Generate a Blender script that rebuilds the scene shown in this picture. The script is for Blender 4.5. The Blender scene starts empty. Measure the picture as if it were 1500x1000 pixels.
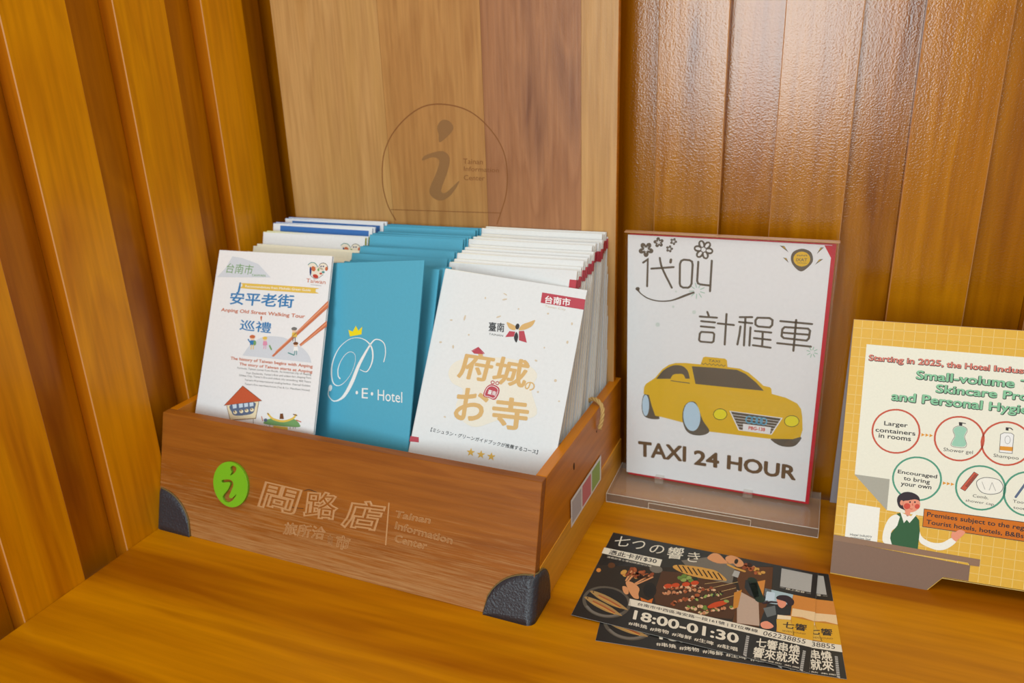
import bpy, bmesh, math, random
from mathutils import Vector, Matrix
from mathutils.geometry import tessellate_polygon
random.seed(11)
SC = bpy.context.scene
COL = SC.collection
# ------------------------------------------------------------------ camera, world, lights, exposure
cam_data = bpy.data.cameras.new('camera'); cam = bpy.data.objects.new('camera', cam_data); COL.objects.link(cam)
cam_data.sensor_width = 36.0; cam_data.lens = 27.636; cam_data.clip_start = 0.01; cam_data.clip_end = 50
_r = Vector((0.92785537, 0.37124426, -0.03552625)); _u = Vector((-0.09626397, 0.33044226, 0.93890424)); _f = Vector((-0.36030218, 0.86774744, -0.34234007))
cam.matrix_world = Matrix(((_r.x, _u.x, -_f.x, 0.6833), (_r.y, _u.y, -_f.y, -0.8573), (_r.z, _u.z, -_f.z, 0.4966), (0, 0, 0, 1)))
cam_data.dof.use_dof = True; cam_data.dof.focus_distance = 0.70; cam_data.dof.aperture_fstop = 7.0
SC.camera = cam
world = bpy.data.worlds.new('room_light'); SC.world = world; world.use_nodes = True
wb = world.node_tree.nodes['Background']; wb.inputs[0].default_value = (1.0, 0.97, 0.90, 1); wb.inputs[1].default_value = 0.31
def area(name, loc, target, sx, sy, power, color):
    ld = bpy.data.lights.new(name, 'AREA'); ld.shape = 'RECTANGLE'; ld.size = sx; ld.size_y = sy; ld.energy = power; ld.color = color
    o = bpy.data.objects.new(name, ld); COL.objects.link(o); o.location = loc
    o.rotation_euler = (Vector(target) - Vector(loc)).to_track_quat('-Z', 'Y').to_euler(); return o
area('window_daylight', (0.40, -2.7, 0.80), (0.47, 0, 0.40), 0.9, 1.25, 43, (0.82, 0.98, 1.04))
area('overhead_fill', (0.9, -0.9, 2.2), (0.5, -0.2, 0), 1.7, 1.7, 26, (1.0, 0.98, 0.92))  # unseen broad panel overhead, added as soft fill
SC.view_settings.view_transform = 'Standard'; SC.view_settings.look = 'None'; SC.view_settings.exposure = -0.22; SC.view_settings.gamma = 1.0
SC.view_settings.use_curve_mapping = False
SC.cycles.use_denoising = True
SC.cycles.max_bounces = 10; SC.cycles.transparent_max_bounces = 12

# ------------------------------------------------------------------ helpers
def lin(c):
    return tuple((v/255/12.92 if v/255 <= .04045 else ((v/255+.055)/1.055)**2.4) for v in c)
MATS = {}
def mat(name, rgb, rough=.6, spec=.5, coat=0, metal=0, bump=0, bscale=300, sheen=0):
    """plain material with fine procedural relief"""
    if name in MATS: return MATS[name]
    m = bpy.data.materials.new(name); m.use_nodes = True; nt = m.node_tree; b = nt.nodes['Principled BSDF']
    b.inputs['Base Color'].default_value = (*lin(rgb), 1); b.inputs['Roughness'].default_value = rough
    b.inputs['Specular IOR Level'].default_value = spec; b.inputs['Coat Weight'].default_value = coat; b.inputs['Metallic'].default_value = metal
    tc = nt.nodes.new('ShaderNodeTexCoord'); nz = nt.nodes.new('ShaderNodeTexNoise'); nz.inputs['Scale'].default_value = bscale; nz.inputs['Detail'].default_value = 3
    nt.links.new(tc.outputs['Object'], nz.inputs['Vector'])
    mix = nt.nodes.new('ShaderNodeMix'); mix.data_type = 'RGBA'; mix.inputs[6].default_value = (*[v*.94 for v in lin(rgb)], 1); mix.inputs[7].default_value = (*[min(1, v*1.04) for v in lin(rgb)], 1)
    nt.links.new(nz.outputs['Fac'], mix.inputs[0]); nt.links.new(mix.outputs[2], b.inputs['Base Color'])
    if bump:
        bp = nt.nodes.new('ShaderNodeBump'); bp.inputs['Strength'].default_value = bump; bp.inputs['Distance'].default_value = .001
        nt.links.new(nz.outputs['Fac'], bp.inputs['Height']); nt.links.new(bp.outputs['Normal'], b.inputs['Normal'])
    MATS[name] = m; return m
def wood(name, c1, c2, c3, axis='Z', rough=.4, spec=.5, fine=90., bump=.15, speck=0., coat=0., sheen_wear=None, cross=7., ring=.5, vary=.12):
    """procedural timber: long noise along `axis`, growth-ring figure, pores, per-object variation; wear = (z0, z1, colour), with grazing sheen painted in"""
    if name in MATS: return MATS[name]
    m = bpy.data.materials.new(name); m.use_nodes = True; nt = m.node_tree; N = nt.nodes; L = nt.links; b = N['Principled BSDF']
    tc = N.new('ShaderNodeTexCoord'); oi = N.new('ShaderNodeObjectInfo')
    off = N.new('ShaderNodeMath'); off.operation = 'MULTIPLY'; off.inputs[1].default_value = 37.0; L.new(oi.outputs['Random'], off.inputs[0])
    cmb = N.new('ShaderNodeCombineXYZ'); [L.new(off.outputs[0], cmb.inputs[i]) for i in range(3)]
    add = N.new('ShaderNodeVectorMath'); add.operation = 'ADD'; L.new(tc.outputs['Object'], add.inputs[0]); L.new(cmb.outputs[0], add.inputs[1])
    def stretched(across, along):
        mp = N.new('ShaderNodeMapping'); s = [across]*3; s['XYZ'.index(axis)] = along; mp.inputs['Scale'].default_value = s; L.new(add.outputs[0], mp.inputs['Vector']); return mp
    n1 = N.new('ShaderNodeTexNoise'); n1.inputs['Scale'].default_value = 1; n1.inputs['Detail'].default_value = 4; n1.inputs['Distortion'].default_value = .6; L.new(stretched(cross*2.2, cross*.28).outputs[0], n1.inputs['Vector'])
    n2 = N.new('ShaderNodeTexNoise'); n2.inputs['Scale'].default_value = 1; n2.inputs['Detail'].default_value = 5; L.new(stretched(fine*2, fine*.09).outputs[0], n2.inputs['Vector'])
    # growth rings: repeated bands of the slow noise
    mul = N.new('ShaderNodeMath'); mul.operation = 'MULTIPLY'; mul.inputs[1].default_value = 9.0; L.new(n1.outputs['Fac'], mul.inputs[0])
    fr = N.new('ShaderNodeMath'); fr.operation = 'PINGPONG'; fr.inputs[1].default_value = 1.0; L.new(mul.outputs[0], fr.inputs[0])
    r1 = N.new('ShaderNodeValToRGB'); cr = r1.color_ramp; cr.elements[0].position = .3; cr.elements[0].color = (*lin(c1), 1); cr.elements[1].position = .72; cr.elements[1].color = (*lin(c3), 1)
    e = cr.elements.new(.5); e.color = (*lin(c2), 1); L.new(n1.outputs['Fac'], r1.inputs[0])
    mx = N.new('ShaderNodeMix'); mx.data_type = 'RGBA'; mx.blend_type = 'MULTIPLY'; L.new(r1.outputs[0], mx.inputs[6])
    r2 = N.new('ShaderNodeValToRGB'); r2.color_ramp.elements[0].position = 0; r2.color_ramp.elements[0].color = (.62, .5, .42, 1); r2.color_ramp.elements[1].position = .55; r2.color_ramp.elements[1].color = (1, 1, 1, 1)
    L.new(fr.outputs[0], r2.inputs[0]); L.new(r2.outputs[0], mx.inputs[7]); mx.inputs[0].default_value = ring
    mx2 = N.new('ShaderNodeMix'); mx2.data_type = 'RGBA'; mx2.blend_type = 'MULTIPLY'; L.new(mx.outputs[2], mx2.inputs[6]); mx2.inputs[0].default_value = 1
    r3 = N.new('ShaderNodeValToRGB'); r3.color_ramp.elements[0].position = .3; r3.color_ramp.elements[0].color = (.86, .83, .8, 1); r3.color_ramp.elements[1].position = .62; r3.color_ramp.elements[1].color = (1.04, 1.04, 1.04, 1)
    L.new(n2.outputs['Fac'], r3.inputs[0]); L.new(r3.outputs[0], mx2.inputs[7])
    hsv = N.new('ShaderNodeHueSaturation'); mr = N.new('ShaderNodeMapRange'); mr.inputs['To Min'].default_value = 1-vary; mr.inputs['To Max'].default_value = 1+vary; L.new(oi.outputs['Random'], mr.inputs['Value']); L.new(mr.outputs[0], hsv.inputs['Value']); L.new(mx2.outputs[2], hsv.inputs['Color'])
    last = hsv.outputs[0]
    if sheen_wear:
        z0, z1, wc, wamt = sheen_wear
        sp = N.new('ShaderNodeSeparateXYZ'); L.new(tc.outputs['Object'], sp.inputs[0])
        w = N.new('ShaderNodeMapRange'); w.inputs['From Min'].default_value = z0; w.inputs['From Max'].default_value = z1; w.inputs['To Min'].default_value = wamt; w.inputs['To Max'].default_value = -.18; L.new(sp.outputs['Z'], w.inputs['Value'])
        n3 = N.new('ShaderNodeTexNoise'); n3.inputs['Scale'].default_value = 1; n3.inputs['Detail'].default_value = 6; n3.inputs['Roughness'].default_value = .7; L.new(stretched(520, 16).outputs[0], n3.inputs['Vector'])
        a2 = N.new('ShaderNodeMath'); a2.operation = 'ADD'; L.new(n3.outputs['Fac'], a2.inputs[0]); L.new(w.outputs[0], a2.inputs[1])
        r4 = N.new('ShaderNodeValToRGB'); r4.color_ramp.elements[0].position = .5; r4.color_ramp.elements[1].position = .78; L.new(a2.outputs[0], r4.inputs[0])
        mx3 = N.new('ShaderNodeMix'); mx3.data_type = 'RGBA'; mx3.inputs[7].default_value = (*lin(wc), 1); L.new(last, mx3.inputs[6]); L.new(r4.outputs[0], mx3.inputs[0]); last = mx3.outputs[2]
    L.new(last, b.inputs['Base Color'])
    b.inputs['Roughness'].default_value = rough; b.inputs['Specular IOR Level'].default_value = spec; b.inputs['Coat Weight'].default_value = coat; b.inputs['Coat Roughness'].default_value = .12
    bp = N.new('ShaderNodeBump'); bp.inputs['Strength'].default_value = bump; bp.inputs['Distance'].default_value = .0008; L.new(n2.outputs['Fac'], bp.inputs['Height']); nrm = bp.outputs[0]
    if speck:
        n4 = N.new('ShaderNodeTexNoise'); n4.inputs['Scale'].default_value = 520; n4.inputs['Detail'].default_value = 2; L.new(add.outputs[0], n4.inputs['Vector'])
        bp2 = N.new('ShaderNodeBump'); bp2.inputs['Strength'].default_value = speck; bp2.inputs['Distance'].default_value = .001; L.new(n4.outputs['Fac'], bp2.inputs['Height']); L.new(nrm, bp2.inputs['Normal']); nrm = bp2.outputs[0]
    L.new(nrm, b.inputs['Normal'])
    MATS[name] = m; return m
def clear(name, rough=.02, tint=(1, 1, 1), solid=False, sheen_wash=0):
    if name in MATS: return MATS[name]
    m = bpy.data.materials.new(name); m.use_nodes = True; nt = m.node_tree; b = nt.nodes['Principled BSDF']
    if solid:
        b.inputs['Base Color'].default_value = (*tint, 1); b.inputs['Roughness'].default_value = rough; b.inputs['Transmission Weight'].default_value = 1; b.inputs['IOR'].default_value = 1.3
    else:
        tr = nt.nodes.new('ShaderNodeBsdfTransparent'); tr.inputs[0].default_value = (*tint, 1); gl = nt.nodes.new('ShaderNodeBsdfGlossy'); gl.inputs['Roughness'].default_value = rough
        lw = nt.nodes.new('ShaderNodeFresnel'); lw.inputs['IOR'].default_value = 1.45; ms = nt.nodes.new('ShaderNodeMixShader')
        ge = nt.nodes.new('ShaderNodeNewGeometry'); sb = nt.nodes.new('ShaderNodeMath'); sb.operation = 'SUBTRACT'; sb.inputs[0].default_value = 1; nt.links.new(ge.outputs['Backfacing'], sb.inputs[1]); ml = nt.nodes.new('ShaderNodeMath'); ml.operation = 'MULTIPLY'; nt.links.new(sb.outputs[0], ml.inputs[0]); nt.links.new(lw.outputs[0], ml.inputs[1])
        nt.links.new(ml.outputs[0], ms.inputs[0]); nt.links.new(tr.outputs[0], ms.inputs[1]); nt.links.new(gl.outputs[0], ms.inputs[2])
        out = ms.outputs[0]
        if sheen_wash:  # diffuse share paints a reflected wash into the clear acrylic
            df = nt.nodes.new('ShaderNodeBsdfDiffuse'); df.inputs[0].default_value = (.80, .72, .62, 1); m2 = nt.nodes.new('ShaderNodeMixShader'); m2.inputs[0].default_value = sheen_wash
            nt.links.new(out, m2.inputs[1]); nt.links.new(df.outputs[0], m2.inputs[2]); out = m2.outputs[0]
        nt.links.new(out, nt.nodes['Material Output'].inputs['Surface'])
    MATS[name] = m; return m
PRINT = dict(white=(245,246,244), black=(38,36,38), ink=(52,48,50), grey=(120,120,118), palegrey=(180,178,172), palegrey2=(120,112,100), cream=(238,230,212), hillgrey=(214,220,228),
    green2=(120,165,105), teal=(86,150,150), navy=(50,66,120), orange2=(205,112,72), red2=(196,70,55), yellow=(232,196,88), yellow2=(226,190,90), blue=(58,130,188), stick=(205,120,84), stick2=(232,160,122),
    skin=(240,208,180), pink=(226,150,180), brown=(120,74,42), sand=(240,226,190), roofred=(200,92,58), slate=(96,112,140), pale=(205,222,236), crown=(245,225,30),
    redtag=(186,66,80), specks=(214,196,170), gold=(216,176,112), goldstar=(222,180,80), blotch=(234,228,212),
    signbrown=(104,94,80), signbrown2=(108,84,58), paper=(240,240,240), palegreen=(176,208,190), palegreen2=(216,226,220), signyellow=(230,186,46), signblue=(192,218,236), signblue2=(110,176,206), lampyellow=(240,226,50), red3=(215,75,50),
    notecream=(243,242,224), notewhite=(248,247,236), foldgrey=(176,174,160), salmon=(226,136,118), mint=(142,204,162), mint2=(160,212,186), coral=(206,92,68), orange3=(230,156,50), green4=(84,160,132), vest=(50,98,60), skin2=(240,156,126), hair=(52,40,48), blush=(214,82,64), banner=(214,116,20),
    desktop=(150,118,94), deskfront=(136,108,90), gridline=(246,214,130),
    flyerwhite=(236,228,208), flyerblack=(34,32,30), flyerdark=(50,42,34), smoke=(120,112,100), mat=(84,54,34), warmdark=(98,60,32), glass=(196,170,150), beer1=(206,136,50), beer2=(216,140,62), beer3=(226,180,70), beer4=(226,170,40), foam=(240,208,160), foam2=(246,226,190),
    sky=(176,200,208), darkcloth=(46,50,52), greycloth=(110,116,116), stickpale=(214,180,120), fishgold=(216,160,74), char=(58,32,20), greenveg=(110,140,60), greenveg2=(150,170,90), darkgreen=(34,52,40), meat1=(150,74,40), meat2=(176,92,50), meat3=(204,136,92), meatpale=(226,184,144), tomato=(206,76,34),
    skin3=(224,156,104), platerim=(96,88,76), platedark=(40,38,36), platelight=(120,114,104), fishsilver=(176,140,84), orange4=(216,112,36),
    engrave=(192,142,92), scratch=(60,40,26), burn=(140,88,42), burn2=(150,108,62), engraveline=(176,122,72))
def pm(k): return mat('print_' + k, PRINT[k], rough=.55, spec=.35, bscale=500)
def new_obj(name, me, parent=None, mx=None):
    o = bpy.data.objects.new(name, me); COL.objects.link(o)
    if parent: o.parent = parent
    if mx is not None: o.matrix_local = mx
    return o
def tag(o, label, cat=None, group=None, kind=None):
    if label: o['label'] = label
    if cat: o['category'] = cat
    if group: o['group'] = group
    if kind: o['kind'] = kind
    return o
def empty(name, mx, label, cat, group=None):
    o = bpy.data.objects.new(name, None); COL.objects.link(o); o.matrix_world = mx; o.empty_display_size = .02
    return tag(o, label, cat, group)
class MB:
    def __init__(s): s.v = []; s.f = []; s.m = []; s.mats = []
    def mi(s, m):
        if m not in s.mats: s.mats.append(m)
        return s.mats.index(m)
    def add(s, vs, fs, m):
        o = len(s.v); s.v += [tuple(v) for v in vs]; k = s.mi(m)
        for f in fs: s.f.append([o+i for i in f]); s.m.append(k)
    def box(s, x0, x1, y0, y1, z0, z1, m, fn=None):
        vs = [(x, y, z) for z in (z0, z1) for y in (y0, y1) for x in (x0, x1)]
        if fn: vs = [fn(*v) for v in vs]
        s.add(vs, [(0,2,3,1), (4,5,7,6), (0,1,5,4), (2,6,7,3), (0,4,6,2), (1,3,7,5)], m)
    def prism(s, poly, h0, h1, fn, m, holes=()):
        """poly in 2D, fn(a,b,h) -> 3D"""
        loops = [list(poly)] + [list(h) for h in holes]
        flat = [p for l in loops for p in l]; tris = tessellate_polygon([[Vector((p[0], p[1], 0)) for p in l] for l in loops]); n = len(flat)
        vs = [fn(p[0], p[1], h0) for p in flat] + [fn(p[0], p[1], h1) for p in flat]
        fs = [tuple(t) for t in tris] + [tuple(i+n for i in reversed(t)) for t in tris]
        o = 0
        for l in loops:
            k = len(l)
            for i in range(k): a, b = o+i, o+(i+1) % k; fs.append((a, b, b+n, a+n))
            o += k
        s.add(vs, fs, m)
    def tube(s, pts, r, m, n=8, caps=True):
        pts = [Vector(p) for p in pts]; vs = []; k = len(pts); up = Vector((.13, .2, 1)).normalized(); rr = r if isinstance(r, (list, tuple)) else [r]*k
        for i, p in enumerate(pts):
            t = (pts[min(i+1, k-1)] - pts[max(i-1, 0)]).normalized(); a = t.cross(up)
            if a.length < 1e-3: a = t.cross(Vector((1, 0, 0)))
            a.normalize(); b = t.cross(a)
            for j in range(n): w = 2*math.pi*j/n; vs.append(p + a*math.cos(w)*rr[i] + b*math.sin(w)*rr[i])
        fs = [(i*n+j, i*n+(j+1) % n, (i+1)*n+(j+1) % n, (i+1)*n+j) for i in range(k-1) for j in range(n)]
        if caps: fs += [tuple(range(n-1, -1, -1)), tuple((k-1)*n+j for j in range(n))]
        s.add(vs, fs, m)
    def mesh(s, name, smooth=False, fixn=True):
        me = bpy.data.meshes.new(name); me.from_pydata(s.v, [], s.f)
        for m in s.mats: me.materials.append(m)
        me.polygons.foreach_set('material_index', s.m)
        if smooth: me.polygons.foreach_set('use_smooth', [True]*len(s.f))
        if fixn:
            bm = bmesh.new(); bm.from_mesh(me); bmesh.ops.recalc_face_normals(bm, faces=bm.faces); bm.to_mesh(me); bm.free()
        me.update(); return me
    def build(s, name, parent=None, mx=None, smooth=False, bevel=0, fixn=True):
        o = new_obj(name, s.mesh(name, smooth, fixn), parent, mx)
        if bevel:
            bv = o.modifiers.new('bevel', 'BEVEL'); bv.width = bevel; bv.segments = 2; bv.limit_method = 'ANGLE'; bv.angle_limit = math.radians(40)
        return o
# flat lettering and printed pictures ------------------------------------------------------
def text_tris(s, wt=0, outline=0):
    cu = bpy.data.curves.new('t', 'FONT'); cu.body = s; cu.size = 1; cu.resolution_u = 3; cu.offset = 0
    if outline: cu.fill_mode = 'NONE'; cu.bevel_depth = outline; cu.bevel_resolution = 0; cu.offset = .022 if outline > .025 and len(s) == 1 else .0; cu.resolution_u = 2
    o = bpy.data.objects.new('t', cu); COL.objects.link(o)
    dg = bpy.context.evaluated_depsgraph_get(); dg.update(); ev = o.evaluated_get(dg); me = ev.to_mesh()
    vs = [tuple(v.co) for v in me.vertices]; fs = [tuple(p.vertices) for p in me.polygons]
    if wt and not outline:
        V, F = [], []; r = wt*.55; k = 8
        for j in range(k+1):
            dx, dy = (0, 0) if j == k else (r*math.cos(j*math.pi/4), r*math.sin(j*math.pi/4)); b = len(V)
            V += [(v[0]+dx, v[1]+dy, v[2]+j*.0002) for v in vs]; F += [tuple(i+b for i in f) for f in fs]
        vs, fs = V, F
    ev.to_mesh_clear(); bpy.data.objects.remove(o); bpy.data.curves.remove(cu)
    return vs, fs
TC = {}
LV = .00005
def stroke_polys(pts, w, closed):
    n = len(pts); ws = w if isinstance(w, list) else [w]*n; P = [Vector(p) for p in pts]; quads = []; L = []; R = []
    for i in range(n):
        if closed: a, b = P[i-1], P[(i+1) % n]
        else: a, b = P[max(i-1, 0)], P[min(i+1, n-1)]
        d0 = (P[i]-a); d1 = (b-P[i])
        if d0.length < 1e-6: d0 = d1
        if d1.length < 1e-6: d1 = d0
        d0 = d0.normalized(); d1 = d1.normalized(); t = (d0+d1)
        t = t.normalized() if t.length > 1e-3 else d1
        nn = Vector((-t.y, t.x)); k = max(.5, nn.dot(Vector((-d1.y, d1.x)))); h = ws[i]/2/k
        L.append(P[i]+nn*h); R.append(P[i]-nn*h)
    return L, R, ws, P
def art(parent, items, fn, only=None, levels=LV, base=.00012, rename=None):
    """printed art: fn(x_m, y_m_down, height) -> local 3D; one mesh per named picture element"""
    groups = {}
    for it in items:
        groups.setdefault(it[1], []).append(it)
    for name, its in groups.items():
        mb = MB()
        for it in its:
            kd, _, lv, col = it[:4]; m = pm(col); h = base + lv*levels
            if kd == 'P':
                fl = it[4]; pts = [(fl[i]/1e4, fl[i+1]/1e4) for i in range(0, len(fl), 2)]
                tr = tessellate_polygon([[Vector((x, y, 0)) for x, y in pts]]); mb.add([fn(x, y, h) for x, y in pts], [tuple(t) for t in tr], m)
            elif kd == 'S':
                w = it[4]; w = [v/100 for v in w] if isinstance(w, list) else w/100; fl = it[5]; pts = [(fl[i]/1e4, fl[i+1]/1e4) for i in range(0, len(fl), 2)]
                L, R, ws, P = stroke_polys(pts, w, it[6]); n = len(pts); vs = [fn(p.x, p.y, h) for p in L] + [fn(p.x, p.y, h) for p in R]
                rng = range(n if it[6] else n-1); mb.add(vs, [(i, (i+1) % n, n+(i+1) % n, n+i) for i in rng], m)
                if not it[6]:
                    for e, r in ((P[0], ws[0]/2), (P[-1], ws[-1]/2)):
                        if r > .0004: mb.add([fn(e.x+r*math.cos(a*math.pi/5), e.y+r*math.sin(a*math.pi/5), h+.00001) for a in range(10)], [tuple(range(10))], m)
            elif kd in 'TO':
                key = (it[4], it[6], kd)
                if key not in TC: TC[key] = text_tris(it[4], it[6] if kd == 'T' else 0, it[6]*(.42 if it[6] > .05 else .75) if kd == 'O' else 0)
                vs, fs = TC[key]
                if not vs: continue
                xs = [v[0] for v in vs]; ys = [v[1] for v in vs]; x0, x1, y0, y1 = min(xs), max(xs), min(ys), max(ys)
                if kd == 'T' and all(ord(ch) < 256 for ch in it[4]): y0 = 0.0
                q = [v/1e4 for v in it[5]]; bl = Vector(q[0:2]); br = Vector(q[2:4]); tl = Vector(q[4:6]); U = (br-bl)/(x1-x0); V = (tl-bl)/max(y1-y0, 1e-6)
                out = []
                for v in vs:
                    p = bl + U*(v[0]-x0) + V*(v[1]-y0); out.append(fn(p.x, p.y, h + (v[2]*.012 if kd == 'O' else v[2]*.01)))
                mb.add(out, fs, m)
        o = mb.build(name, parent, fixn=False)
    return groups
def face_mx(O, X, Y, H):
    """matrix of a standing sheet: local x to the right, local z up the sheet, local y to its back; origin at the lower left corner"""
    X = Vector(X).normalized(); Yd = Vector(Y); Yd = (Yd - X*X.dot(Yd)).normalized(); n = X.cross(Yd); o = Vector(O) + Yd*H
    return Matrix(((X.x, n.x, -Yd.x, o.x), (X.y, n.y, -Yd.y, o.y), (X.z, n.z, -Yd.z, o.z), (0, 0, 0, 1)))
def sheet_fn(H): return lambda x, y, h: (x, -h, H - y)
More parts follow.
